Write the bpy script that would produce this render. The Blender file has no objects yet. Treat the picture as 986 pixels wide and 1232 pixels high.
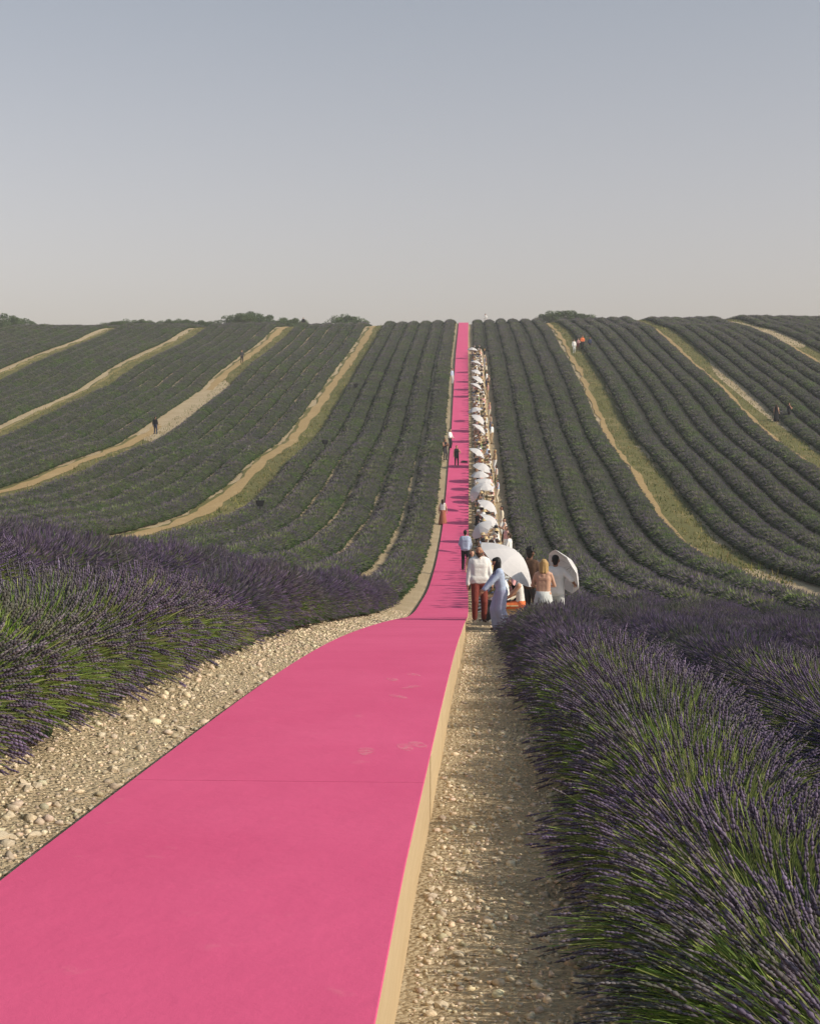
import bpy, bmesh, math, random
import numpy as np
from mathutils import Vector, Matrix

random.seed(7); rng = np.random.default_rng(7)
SC = bpy.context.scene
COL = SC.collection
R = math.radians

# ------------------------------------------------------------------ camera
FPX = 1800.0            # focal length in pixels of the 986 px wide photograph
IW, IH = 986.0, 1232.0
VPX, HORY = 569.0, 520.0        # where +Y and the level horizon project
CAMZ = 2.0
PITCH = math.atan((IH/2 - HORY)/FPX)      # looking slightly down
YAW = math.atan((VPX - IW/2)/FPX)         # looking slightly left of +Y
cam_d = bpy.data.cameras.new('camera'); cam = bpy.data.objects.new('camera', cam_d); COL.objects.link(cam)
cam_d.sensor_fit = 'VERTICAL'; cam_d.sensor_height = 36.0
cam_d.lens = 36.0*FPX/IH
cam_d.clip_start = 0.1; cam_d.clip_end = 6000
cam.location = (0, 0, CAMZ)
cam.rotation_euler = (math.pi/2 - PITCH, 0, YAW)
SC.camera = cam

# ------------------------------------------------------------------ sky, sun, exposure
SUN_EL, SUN_BACK = 33.0, 17.0     # degrees; sun stands to the right (+X), a little behind the camera
wd = bpy.data.worlds.new('World'); SC.world = wd; wd.use_nodes = True
nt = wd.node_tree; nt.nodes.clear()
sky = nt.nodes.new('ShaderNodeTexSky'); sky.sky_type = 'NISHITA'; sky.sun_disc = False
sky.sun_elevation = R(SUN_EL); sky.sun_rotation = R(90 + SUN_BACK)
sky.air_density = 1.0; sky.dust_density = 3.0; sky.ozone_density = 1.0; sky.altitude = 600
hs = nt.nodes.new('ShaderNodeHueSaturation'); hs.inputs['Saturation'].default_value = 0.50
bg = nt.nodes.new('ShaderNodeBackground'); bg.inputs[1].default_value = 0.135
wo = nt.nodes.new('ShaderNodeOutputWorld')
tcw = nt.nodes.new('ShaderNodeTexCoord'); sxyz = nt.nodes.new('ShaderNodeSeparateXYZ'); rmp = nt.nodes.new('ShaderNodeValToRGB')
rmp.color_ramp.elements[0].position = 0.0; rmp.color_ramp.elements[0].color = (1.15, 0.940, 0.830, 1)      # dusty summer air, warmer low down
rmp.color_ramp.elements[1].position = 0.55; rmp.color_ramp.elements[1].color = (0.75, 0.875, 0.92, 1)
mulw = nt.nodes.new('ShaderNodeMix'); mulw.data_type = 'RGBA'; mulw.blend_type = 'MULTIPLY'; mulw.inputs[0].default_value = 1.0
nt.links.new(tcw.outputs['Generated'], sxyz.inputs[0]); nt.links.new(sxyz.outputs[2], rmp.inputs[0])
nt.links.new(sky.outputs[0], hs.inputs['Color']); nt.links.new(hs.outputs[0], mulw.inputs[6]); nt.links.new(rmp.outputs[0], mulw.inputs[7]); nt.links.new(mulw.outputs[2], bg.inputs[0]); nt.links.new(bg.outputs[0], wo.inputs[0])
sd = bpy.data.lights.new('sun', 'SUN'); sd.energy = 3.8; sd.angle = R(0.55); sd.color = (1.0, 0.88, 0.71)
sun = bpy.data.objects.new('sun', sd); COL.objects.link(sun)
tosun = Vector((math.cos(R(SUN_EL))*math.cos(R(SUN_BACK)), -math.cos(R(SUN_EL))*math.sin(R(SUN_BACK)), math.sin(R(SUN_EL))))
sun.rotation_euler = tosun.to_track_quat('Z', 'Y').to_euler(); sun.location = (60, -20, 60)
SC.view_settings.view_transform = 'Standard'; SC.view_settings.look = 'None'
SC.view_settings.exposure = 0.12; SC.view_settings.gamma = 1.0; SC.view_settings.use_curve_mapping = False
SC.render.engine = 'CYCLES'
SC.cycles.max_bounces = 6; SC.cycles.transparent_max_bounces = 6

# ------------------------------------------------------------------ helpers
def tag(o, label=None, cat=None, group=None, kind=None):
    if label: o['label'] = label
    if cat: o['category'] = cat
    if group: o['group'] = group
    if kind: o['kind'] = kind
    return o
def link(name, data, parent=None, loc=None, rot=None, scale=None):
    o = bpy.data.objects.new(name, data); COL.objects.link(o)
    if parent is not None: o.parent = parent
    if loc is not None: o.location = loc
    if rot is not None: o.rotation_euler = rot
    if scale is not None: o.scale = scale
    return o
def empty(name, loc=(0, 0, 0), rot=(0, 0, 0)):
    o = link(name, None, None, loc, rot); o.empty_display_size = 0.2; return o
def mesh_np(name, V, F, mats, C=None, smooth=False, mi=None):
    """V (n,3), F (m,3) int triangles or list of polygons, C (n,3) colours"""
    me = bpy.data.meshes.new(name)
    if isinstance(F, np.ndarray):
        n, m, k = len(V), len(F), F.shape[1]
        me.vertices.add(n); me.vertices.foreach_set('co', np.ascontiguousarray(V, dtype=np.float32).ravel())
        me.loops.add(m*k); me.loops.foreach_set('vertex_index', F.astype(np.int32).ravel())
        me.polygons.add(m); me.polygons.foreach_set('loop_start', np.arange(0, m*k, k, dtype=np.int32))
        me.update(calc_edges=True)
    else:
        me.from_pydata([tuple(v) for v in V], [], F); me.update()
    if C is not None:
        a = me.color_attributes.new('Col', 'FLOAT_COLOR', 'POINT')
        a.data.foreach_set('color', np.concatenate([C, np.ones((len(C), 1))], 1).astype(np.float32).ravel())
    if not isinstance(mats, (list, tuple)): mats = [mats]
    for m_ in mats: me.materials.append(m_)
    if smooth: me.polygons.foreach_set('use_smooth', np.ones(len(me.polygons), bool))
    if mi is not None: me.polygons.foreach_set('material_index', np.asarray(mi, dtype=np.int32))
    return me

class NB:      # tiny node-building helper
    def __init__(s, name):
        s.m = bpy.data.materials.new(name); s.m.use_nodes = True; s.t = s.m.node_tree; s.n = s.t.nodes
        s.p = s.n['Principled BSDF']; s.out = s.n['Material Output']
    def node(s, typ, **kw):
        n = s.n.new(typ)
        for k, v in kw.items():
            if k in n.inputs.keys(): n.inputs[k].default_value = v
            else: setattr(n, k, v)
        return n
    def l(s, a, b): s.t.links.new(a, b)
    def pos(s):
        return s.node('ShaderNodeNewGeometry').outputs['Position']
    def noise(s, vec, scale, detail=4, rough=0.55):
        n = s.node('ShaderNodeTexNoise'); n.inputs['Scale'].default_value = scale; n.inputs['Detail'].default_value = detail
        n.inputs['Roughness'].default_value = rough
        if vec is not None: s.l(vec, n.inputs['Vector'])
        return n.outputs['Fac']
    def ramp(s, fac, stops):
        n = s.node('ShaderNodeValToRGB'); e = n.color_ramp.elements
        while len(e) < len(stops): e.new(0.5)
        for i, (p, c) in enumerate(stops):
            e[i].position = p; e[i].color = (*c, 1) if len(c) == 3 else c
        s.l(fac, n.inputs[0]); return n.outputs[0]
    def mix(s, fac, a, b, mode='MIX'):
        n = s.node('ShaderNodeMix', data_type='RGBA', blend_type=mode)
        for x, i in ((fac, 0), (a, 6), (b, 7)):
            if hasattr(x, 'links'): s.l(x, n.inputs[i])
            elif isinstance(x, (tuple, list)): n.inputs[i].default_value = (*x, 1) if len(x) == 3 else x
            else: n.inputs[i].default_value = x
        return n.outputs[2]
    def math(s, op, a, b=0.0):
        n = s.node('ShaderNodeMath', operation=op)
        for x, i in ((a, 0), (b, 1)):
            if hasattr(x, 'links'): s.l(x, n.inputs[i])
            else: n.inputs[i].default_value = x
        return n.outputs[0]
    def bump(s, h, strength=0.5, dist=0.02):
        b = s.node('ShaderNodeBump'); b.inputs['Strength'].default_value = strength; b.inputs['Distance'].default_value = dist
        s.l(h, b.inputs['Height']); s.l(b.outputs[0], s.p.inputs['Normal'])
    def base(s, c):
        if hasattr(c, 'links'): s.l(c, s.p.inputs['Base Color'])
        else: s.p.inputs['Base Color'].default_value = (*c, 1)
    def rough(s, r): s.p.inputs['Roughness'].default_value = r; s.p.inputs['Specular IOR Level'].default_value = 0.25

def sr(r, g, b):   # sRGB 0-255 -> linear
    f = lambda c: (c/255/12.92) if c/255 <= 0.04045 else ((c/255 + 0.055)/1.055)**2.4
    return (f(r), f(g), f(b))

# ------------------------------------------------------------------ terrain profile
WRUN = 1.6                       # runway width
XR, XL = -0.28, -1.88            # runway edges in plan
prof = [(1232, 680), (945, 361), (815, 214), (773, 155), (752, 108), (745, 84), (740.5, 69), (730, 60.5), (700, 45),
        (680, 39.3), (640, 32), (600, 27.7), (560, 24.5), (520, 21), (470, 17.8), (430, 15.0), (400, 12.4), (388, 11.3)]
cp, sp = math.cos(PITCH), math.sin(PITCH)
def ray(px, py):
    xc = (px - IW/2)/FPX; yc = (IH/2 - py)/FPX
    v = Vector((xc, 1, yc))
    v = Vector((v.x, v.y*cp + v.z*sp, -v.y*sp + v.z*cp))
    cy, sy = math.cos(YAW), math.sin(YAW)
    return Vector((v.x*cy - v.y*sy, v.x*sy + v.y*cy, v.z))
pd, pz = [], []
for y, w in prof:
    d = FPX*WRUN/w; v = ray(VPX, y)
    pd.append(d); pz.append(CAMZ + v.z/v.y*d)
pd, pz = np.array(pd), np.array(pz)
s0 = (pz[1] - pz[0])/(pd[1] - pd[0])
pd = np.concatenate([[-60, -10], pd, [262, 275, 300, 360, 480, 700, 1200]])
zt = pz[-1]
pz = np.concatenate([[pz[0] + 1.5, pz[0] - s0*10], pz, [zt + 0.35, zt + 0.7, zt + 0.8, zt - 0.5, zt - 6, zt - 18, zt - 50]])
def pchip(x, y):
    h = np.diff(x); dl = np.diff(y)/h; m = np.zeros_like(y)
    for i in range(1, len(x) - 1):
        if dl[i-1]*dl[i] > 0:
            w1, w2 = 2*h[i] + h[i-1], h[i] + 2*h[i-1]
            m[i] = (w1 + w2)/(w1/dl[i-1] + w2/dl[i])
    m[0], m[-1] = dl[0], dl[-1]
    def f(q):
        q = np.asarray(q, float); i = np.clip(np.searchsorted(x, q) - 1, 0, len(x) - 2)
        t = (q - x[i])/h[i]
        return ((1 + 2*t)*(1 - t)**2*y[i] + t*(1 - t)**2*h[i]*m[i] + t*t*(3 - 2*t)*y[i+1] + t*t*(t - 1)*h[i]*m[i+1])
    return f
_f0 = pchip(pd, pz)
ys_ = np.arange(-60, 1200, 0.5); zs_ = _f0(ys_)
k_ = np.exp(-0.5*(np.arange(-6, 7)/2.4)**2); k_ /= k_.sum()
zsm = np.convolve(np.pad(zs_, 6, mode='edge'), k_, 'valid')
def P(d): return np.interp(d, ys_, zsm)            # runway top
TH = 0.30                                          # runway height above ground
AL = ([-60, 5, 20, 40, 75, 99, 115, 137, 180, 255, 330, 1200], [1.2, 2.3, 2.6, 2.6, 1.8, 1.2, 0.2, -1.2, -2.4, -0.7, -0.6, 0])
AR = ([-60, 5, 20, 35, 66, 127, 170, 222, 262, 330, 1200], [0.0, 0.0, -0.5, -1.0, -0.2, 0.0, 0.5, 1.4, 0.2, 0.2, 0])
def cross(x, d):
    x = np.asarray(x, float)
    l = np.tanh(np.maximum(0, -x - 1.9)/14.0); r = np.tanh(np.maximum(0, x - 0.3)/15.0)
    bank = 0.19*np.clip((-x - 1.62)/0.35, 0, 1)          # the strip beside the runway lies higher
    return np.interp(d, *AL)*l + np.interp(d, *AR)*r + bank - 0.11*np.clip((x + 0.95)/0.5, 0, 1)*np.interp(d, [-60, 3, 6, 20, 30, 1200], [0, 0, 1, 1, 0, 0]) + np.clip((x + 0.95)/0.5, 0, 1)*np.interp(d, [-60, 31, 33, 35, 60, 90, 1200], [0, 0, .10, .22, .14, 0, 0])
def und(x, d):     # gentle undulation of the fields
    w = np.clip((np.abs(np.asarray(x, float) + 1.0) - 3)/10, 0, 1)
    return w*(0.10*np.sin(x*0.31 + d*0.05) + 0.12*np.sin(d*0.11 + x*0.07 + 1.3))
def G(x, d): return P(d) - TH + cross(x, d) + und(x, d)
def Gn(x, d):      # ground with the small humps of the dirt strips
    return G(x, d) + np.clip((60 - np.asarray(d, float))/40, 0, 1)*(0.008*np.sin(x*3.3 + 2*np.sin(d*1.1)) + 0.010*np.sin(d*2.1 + 3*np.sin(x*1.7)))
def sway(d): return np.interp(d, [0, 6, 13.5, 22, 45, 70, 130, 200, 255, 300], [0, 0.0, 0.06, 0.11, 0.14, 0.05, -0.1, -0.45, -0.6, -0.6])
def hit(px, py, h=0.0):          # where the ray of a pixel meets the ground (h above it)
    v = ray(px, py); o = Vector((0, 0, CAMZ)); prev = None
    for d in np.arange(3, 275, 0.25):
        p = o + v*(d/v.y)
        if p.z <= float(G(p.x, p.y)) + h: return p
    p = o + v*(262/v.y); p.z = float(G(p.x, p.y)); return p
def slope(x, d): return math.atan2(float(G(x, d + .5) - G(x, d - .5)), 1.0)

# ------------------------------------------------------------------ materials
def soil_material():
    b = NB('soil'); p = b.pos()
    n1 = b.noise(p, 0.6, 5); n2 = b.noise(p, 26, 6, 0.72); n3 = b.noise(p, 4.0, 4)
    vor = b.node('ShaderNodeTexVoronoi'); vor.inputs['Scale'].default_value = 34; b.l(p, vor.inputs['Vector'])
    c = b.ramp(n2, [(0.25, (0.36, 0.275, 0.175)), (0.5, (0.56, 0.45, 0.30)), (0.8, (0.70, 0.59, 0.43))])
    c2 = b.ramp(n1, [(0.3, (0.92, 0.88, 0.82)), (0.7, (1.12, 1.12, 1.10))])
    c = b.mix(1.0, c, c2, 'MULTIPLY')
    c = b.mix(b.math('MULTIPLY', n3, 0.35), c, (0.40, 0.31, 0.19))
    b.base(c); b.rough(0.95)
    h = b.math('ADD', b.math('MULTIPLY', n2, 0.6), b.math('MULTIPLY', vor.outputs['Distance'], -0.7))
    b.bump(h, 1.0, 0.06)
    return b.m
def plain(name, col, rough=0.7, var=0.12, scale=30, bump=0.0, spec=0.25):
    b = NB(name); t = b.node('ShaderNodeTexCoord').outputs['Object']
    n = b.noise(t, scale, 3)
    c = b.mix(b.math('MULTIPLY', n, 1.0), tuple(max(0, x*(1 - var)) for x in col), tuple(min(1, x*(1 + var)) for x in col))
    b.base(c); b.rough(rough); b.p.inputs['Specular IOR Level'].default_value = spec
    if bump: b.bump(n, bump, 0.01)
    return b.m
def cloth(name, col, rough=0.85):
    b = NB('cloth_' + name); t = b.node('ShaderNodeTexCoord').outputs['Object']
    n = b.noise(t, 9, 3); c = b.mix(n, tuple(x*0.9 for x in col), tuple(min(1, x*1.06) for x in col))
    b.base(c); b.rough(rough); b.bump(b.noise(t, 14, 3), 0.35, 0.03)
    return b.m
def plant_material():
    b = NB('lavender_plant')
    a = b.node('ShaderNodeAttribute', attribute_name='Col').outputs['Color']
    p = b.pos(); oi = b.node('ShaderNodeObjectInfo').outputs['Random']
    n1 = b.noise(p, 0.30, 4, 0.65); n2 = b.noise(p, 1.7, 3, 0.6)
    tint = b.ramp(n1, [(0.36, (1.04, 0.96, 1.08)), (0.52, (1.0, 1.0, 0.95)), (0.66, (0.95, 1.20, 0.66))])
    v = b.ramp(n2, [(0.3, (0.80, 0.80, 0.82)), (0.7, (1.15, 1.15, 1.12))])
    c = b.mix(1.0, a, tint, 'MULTIPLY'); c = b.mix(1.0, c, v, 'MULTIPLY')
    rv = b.ramp(oi, [(0.0, (0.90, 0.92, 0.95)), (1.0, (1.08, 1.06, 1.0))]); c = b.mix(1.0, c, rv, 'MULTIPLY')
    b.base(c); b.rough(0.75)
    tr = b.node('ShaderNodeBsdfTranslucent'); b.l(c, tr.inputs[0])
    ms = b.node('ShaderNodeMixShader'); ms.inputs[0].default_value = 0.28
    b.l(b.p.outputs[0], ms.inputs[1]); b.l(tr.outputs[0], ms.inputs[2]); b.l(ms.outputs[0], b.out.inputs[0])
    return b.m
def path_material(name, lo, hi, lo2, hi2):
    b = NB(name); p = b.pos()
    n = b.noise(p, 5, 5, 0.7); n2 = b.noise(p, 0.5, 3)
    c = b.ramp(n, [(0.3, lo), (0.7, hi)]); c2 = b.ramp(n, [(0.3, lo2), (0.7, hi2)])
    f = b.ramp(n2, [(0.52, (0, 0, 0)), (0.66, (1, 1, 1))])
    b.base(b.mix(f, c, c2)); b.rough(0.95); b.bump(n, 0.8, 0.06)
    return b.m
def carpet_material():
    b = NB('pink_carpet'); p = b.pos()
    fine = b.noise(p, 260, 2); big = b.noise(p, 0.7, 5, 0.6); mid = b.noise(p, 3.5, 5, 0.65)
    c = b.mix(b.ramp(big, [(0.3, (0, 0, 0)), (0.7, (1, 1, 1))]), (0.630, 0.090, 0.208), (0.680, 0.108, 0.236))
    c = b.mix(b.ramp(mid, [(0.64, (0, 0, 0)), (0.82, (0.30, 0.30, 0.30))]), c, (0.72, 0.34, 0.34))
    b.base(c); b.p.inputs['Roughness'].default_value = 0.9; b.p.inputs['Specular IOR Level'].default_value = 0.15
    b.bump(b.math('ADD', b.math('MULTIPLY', fine, 0.10), b.math('ADD', mid, b.math('MULTIPLY', big, 1.2))), 0.3, 0.03)
    return b.m
def wood_material(name, a, c):
    b = NB(name); t = b.node('ShaderNodeTexCoord').outputs['Object']
    mp = b.node('ShaderNodeMapping'); mp.inputs['Scale'].default_value = (8, 0.7, 30); b.l(t, mp.inputs['Vector'])
    n = b.noise(mp.outputs[0], 3, 5, 0.6); oi = b.node('ShaderNodeObjectInfo').outputs['Random']
    col = b.ramp(n, [(0.3, a), (0.7, c)])
    col = b.mix(1.0, col, b.ramp(oi, [(0, (0.9, 0.88, 0.86)), (1, (1.06, 1.05, 1.02))]), 'MULTIPLY')
    b.base(col); b.rough(0.75); b.bump(n, 0.2, 0.004)
    return b.m
M = dict(soil=soil_material(), plant=plant_material(), carpet=carpet_material(),
         track=path_material('sandy_track', (0.32, 0.22, 0.10), (0.43, 0.305, 0.15), (0.36, 0.25, 0.12), (0.48, 0.345, 0.18)),
         verge=path_material('dry_grass', (0.095, 0.100, 0.032), (0.185, 0.165, 0.060), (0.17, 0.15, 0.06), (0.26, 0.215, 0.10)),
         verge2=path_material('yellow_grass', (0.20, 0.17, 0.06), (0.32, 0.26, 0.11), (0.27, 0.21, 0.09), (0.40, 0.31, 0.15)),
         ply=wood_material('plywood', (0.50, 0.375, 0.225), (0.61, 0.475, 0.305)),
         bench=wood_material('bench_wood', (0.50, 0.37, 0.20), (0.64, 0.49, 0.30)),
         stone=plain('limestone', (0.60, 0.50, 0.365), 0.95, 0.32, 9, 0.5), black=plain('black_paint', (0.012, 0.013, 0.015), 0.5),
         leaf=None, bark=plain('bark', (0.10, 0.075, 0.05), 0.95, 0.3, 8, 0.6))

# ------------------------------------------------------------------ ground sheet
def graded(a, b, fine0, fine1, df, dc):
    v = list(np.arange(fine0, fine1 + 1e-6, df)); s = df
    x = fine1
    while x < b: s = min(s*1.35, dc); x += s; v.append(x)
    x = fine0; s = df
    while x > a: s = min(s*1.35, dc); x -= s; v.insert(0, x)
    return np.array(v)
gx = graded(-620, 620, -5.5, 4.5, 0.16, 60)
gy = np.concatenate([graded(-60, 42, 2, 40, 0.16, 4), np.arange(44, 300, 1.6), np.arange(302, 1200, 25)])
XX, YY = np.meshgrid(gx, gy); ZZ = G(XX, YY)
ZZ = Gn(XX, YY)
ny, nx = XX.shape
V = np.stack([XX, YY, ZZ], -1).reshape(-1, 3)
ii = (np.arange(ny - 1)[:, None]*nx + np.arange(nx - 1)[None]).ravel()
F = np.stack([ii, ii + 1, ii + nx + 1, ii + nx], 1)
ground = tag(link('ground', mesh_np('ground', V, F, M['soil'], smooth=True)), kind='structure')

# ------------------------------------------------------------------ tracks between the blocks of rows
def strip(name, x0, x1, y0, y1, mat, lift, nx_=5, wob=0.12, step=1.5):
    yv = np.arange(y0, y1, step); t = np.linspace(0, 1, nx_)
    w0 = wob*(np.sin(yv*0.7) + np.sin(yv*0.23 + x0) + rng.normal(0, 0.7, len(yv)))
    w1 = wob*(np.sin(yv*0.6 + 2) + np.sin(yv*0.19 + x0) + rng.normal(0, 0.7, len(yv)))
    X = (x0 + w0)[:, None]*(1 - t) + (x1 + w1)[:, None]*t
    Y = np.repeat(yv[:, None], nx_, 1); Z = G(X, Y) + lift
    V = np.stack([X, Y, Z], -1).reshape(-1, 3); n = len(yv)
    i = (np.arange(n - 1)[:, None]*nx_ + np.arange(nx_ - 1)[None]).ravel()
    F = np.stack([i, i + 1, i + nx_ + 1, i + nx_], 1)
    return tag(link(name, mesh_np(name, V, F, mat, smooth=True)), kind='structure')
PATHS = [(-17.6, -13.9), (-32.6, -28.9), (-47.2, -44.4), (-62.2, -59.4), (12.0, 14.6), (26.3, 29.0), (41.0, 43.8)]
for k, (a, b_) in enumerate(PATHS):
    strip('verge', a, b_, 76 if k == 4 else 30, 285, M['verge'], 0.03, 7, 0.2)
    if k == 4:
        strip('track', a + 0.05, a + 0.55, 80, 285, M['track'], 0.06, 4, 0.1); continue
    if k < 2: strip('track', a + 0.35, a + 1.30, 30, 285, M['track'], 0.06, 5, 0.1)
    elif k < 4: strip('track', a + 0.3, a + 0.7, 30, 285, M['verge2'], 0.06, 4, 0.1)
    else: strip('track', a + 0.05, a + 0.6, 30, 285, M['track'], 0.06, 4, 0.08)

# ------------------------------------------------------------------ lavender
class Acc:
    def __init__(s): s.V, s.F, s.C, s.n = [], [], [], 0
    def add(s, V, pat, C):           # V (n,k,3), pat (m,3), C (n,k,3) or (n,3)
        n, k, _ = V.shape; pat = np.asarray(pat)
        if C.ndim == 2: C = np.repeat(C[:, None], k, 1)
        s.V.append(V.reshape(-1, 3)); s.C.append(C.reshape(-1, 3))
        s.F.append((pat[None] + (s.n + np.arange(n)*k)[:, None, None]).reshape(-1, 3)); s.n += n*k
    def mesh(s, name, mat): return mesh_np(name, np.concatenate(s.V), np.concatenate(s.F), mat, np.concatenate(s.C))
def unit(v): return v/np.maximum(1e-9, np.linalg.norm(v, axis=-1, keepdims=True))
def lump(y, th, ph):
    return 1 + 0.09*np.sin(y*5.2 + ph) + 0.06*np.sin(y*11 + th*3 + ph*2) + 0.06*np.sin(th*4 + y*3 + ph)
HW, HT = 0.82, 0.66
PURPLE = np.array([[0.132, 0.106, 0.168], [0.178, 0.140, 0.225], [0.160, 0.138, 0.160], [0.235, 0.185, 0.300]])
STEM = np.array([[0.220, 0.290, 0.080], [0.290, 0.325, 0.118], [0.155, 0.230, 0.068], [0.420, 0.400, 0.190]])
LEAF = np.array([[0.050, 0.090, 0.030], [0.075, 0.120, 0.045], [0.040, 0.075, 0.035]])
def pick(pal, n, p=None):
    c = pal[rng.choice(len(pal), n, p=p)]
    return c*rng.uniform(0.75, 1.25, (n, 1))
def dome_core(acc, L, rx, rz, seg, ny_, col, ph, amp=1.0, tmax=1.75):
    th = np.linspace(-tmax, tmax, seg); yv = np.linspace(-L/2, L/2, ny_)
    T, Y = np.meshgrid(th, yv); win = np.clip((L/2 - np.abs(Y))/0.5, 0, 1); rr = 1 + (lump(Y, T, ph) - 1)*amp*win + rng.normal(0, 0.03, T.shape)*win
    X = rx*np.sin(T)*rr; Z = np.where(np.cos(T) > 0, 0.06 + rz*np.cos(T)*rr, 0.06 + 0.25*np.cos(T)) + (0.14 if tmax > 2 else 0)
    Vv = np.stack([X, Y, Z], -1).reshape(1, -1, 3)
    i = (np.arange(ny_ - 1)[:, None]*seg + np.arange(seg - 1)[None]).ravel()
    F = np.concatenate([np.stack([i, i + 1, i + seg + 1], 1), np.stack([i, i + seg + 1, i + seg], 1)])
    C = np.array(col)*rng.uniform(0.7, 1.3, (seg*ny_, 1))
    acc.add(Vv, F, C[None])
    cap = []                                             # rounded ends
    for e, o in ((-1, 0), (1, (ny_ - 1)*seg)):
        ring = Vv[0, o:o + seg]; tip_ = np.array([[0, e*(L/2 + 0.22), rz*0.35]])
        acc.add(np.concatenate([ring, tip_])[None], [(q, q + 1, seg) for q in range(seg - 1)], np.repeat(np.array([col]), seg + 1, 0)[None])
def stems(n, L, ph):
    th = rng.uniform(-1.0, 1.0, n); th = np.sign(th)*np.abs(th)**0.9*1.52
    by = rng.uniform(-L/2, L/2, n)
    win = np.clip((L/2 - np.abs(by))/0.3, 0.25, 1) if L > 1.2 else 1.0
    rr = (1 + (lump(by, th, ph) - 1)*win)*(1 - np.abs(rng.normal(0, 0.11, n)))*1.06
    bx = np.sin(th)*0.16 + rng.normal(0, 0.05, n)
    ty = by + rng.normal(0, 0.11, n)
    tip = np.stack([HW*np.sin(th)*rr, ty, 0.05 + HT*np.cos(th)*rr + rng.normal(0, .02, n)], 1)
    tip[:, 2] = np.maximum(tip[:, 2], 0.05)
    base = np.stack([bx, by, np.full(n, 0.06)], 1)
    ctl = base*0.45 + tip*0.55; ctl[:, 2] += 0.11*np.abs(np.sin(th)) + 0.03
    return th, base, ctl, tip, rr
def bez(a, b, c, t): return a*(1 - t)**2 + b*2*t*(1 - t) + c*t*t
def bush_near(seed, L=1.0, n=1000):
    acc = Acc(); ph = seed*1.7
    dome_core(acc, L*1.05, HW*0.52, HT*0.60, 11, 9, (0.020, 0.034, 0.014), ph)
    th, b, c, t, rr = stems(n, L, ph)
    Ls = rng.uniform(0.055, 0.105, n); ax = unit(t - c)
    sb = t - ax*Ls[:, None]
    pts = [bez(b, c, sb, u) for u in (0.12, 0.45, 0.75, 1.0)]
    side = unit(np.cross(unit(t - b), rng.normal(0, 1, (n, 3)))); w = rng.uniform(0.0015, 0.0026, n)[:, None]
    Vv = np.stack([p + s*side*w for p in pts for s in (-1, 1)], 1)
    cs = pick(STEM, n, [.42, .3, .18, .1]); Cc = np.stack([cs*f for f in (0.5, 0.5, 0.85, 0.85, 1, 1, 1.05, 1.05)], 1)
    acc.add(Vv, [(0, 1, 3), (0, 3, 2), (2, 3, 5), (2, 5, 4), (4, 5, 7), (4, 7, 6)], Cc)
    # flower spikes: four uneven whorls
    pat = 0.5 + 0.5*np.sin(b[:, 1]*4.1 + ph*1.3)*np.sin(th*2.3 + ph)
    fl = rng.random(n) < np.where(np.abs(th) < 0.95, 0.84, 0.48)*(1 - 0.55*pat**2)
    idx = np.where(fl)[0]; m = len(idx); a = ax[idx]; u = side[idx]; v = np.cross(a, u)
    cp_ = pick(PURPLE, m, [.4, .3, .2, .1])
    OCT = [(0, 1, 2), (0, 2, 3), (0, 3, 4), (0, 4, 1), (5, 2, 1), (5, 3, 2), (5, 4, 3), (5, 1, 4)]
    for k, (f, rad) in enumerate(((0.05, 0.8), (0.30, 1.0), (0.55, 1.0), (0.80, 0.72))):
        r_ = rng.uniform(0.0062, 0.0098, m)[:, None]*rad; hl = (Ls[idx]*0.27)[:, None]
        ce = sb[idx] + a*(Ls[idx]*f)[:, None]
        Vv = np.stack([ce - a*hl, ce + u*r_, ce + v*r_, ce - u*r_, ce - v*r_, ce + a*hl], 1)
        acc.add(Vv, OCT, cp_*rng.uniform(0.8, 1.2, (m, 1)))
    # flowerless green stems among them
    n3 = 900; th, b, c, t, rr = stems(n3, L, ph); t = b + (t - b)*rng.uniform(0.78, 0.97, (n3, 1))
    pts = [bez(b, c*.9 + b*.1, t, u) for u in (0.3, 0.7, 1.0)]; side = unit(np.cross(unit(t - b), rng.normal(0, 1, (n3, 3)))); w = rng.uniform(0.0015, 0.003, n3)[:, None]
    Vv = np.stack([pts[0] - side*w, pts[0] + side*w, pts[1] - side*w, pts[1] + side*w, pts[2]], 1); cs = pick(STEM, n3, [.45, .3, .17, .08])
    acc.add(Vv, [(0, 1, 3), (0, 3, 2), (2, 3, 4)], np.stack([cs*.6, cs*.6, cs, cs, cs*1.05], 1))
    # grey-green leaves lower in the bush
    n2 = 1500; th, b, c, t, rr = stems(n2, L, ph); f = rng.uniform(0.45, 0.82, n2)[:, None]
    o = b + (t - b)*f; d = unit(t - b + rng.normal(0, 0.22, (n2, 3))); s = unit(np.cross(d, rng.normal(0, 1, (n2, 3))))
    ln = rng.uniform(0.04, 0.09, n2)[:, None]; w = rng.uniform(0.002, 0.0035, n2)[:, None]
    acc.add(np.stack([o, o + d*ln*0.5 + s*w, o + d*ln, o + d*ln*0.5 - s*w], 1), [(0, 1, 2), (0, 2, 3)], pick(LEAF, n2))
    return acc.mesh('lavender_bush', M['plant'])
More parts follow.
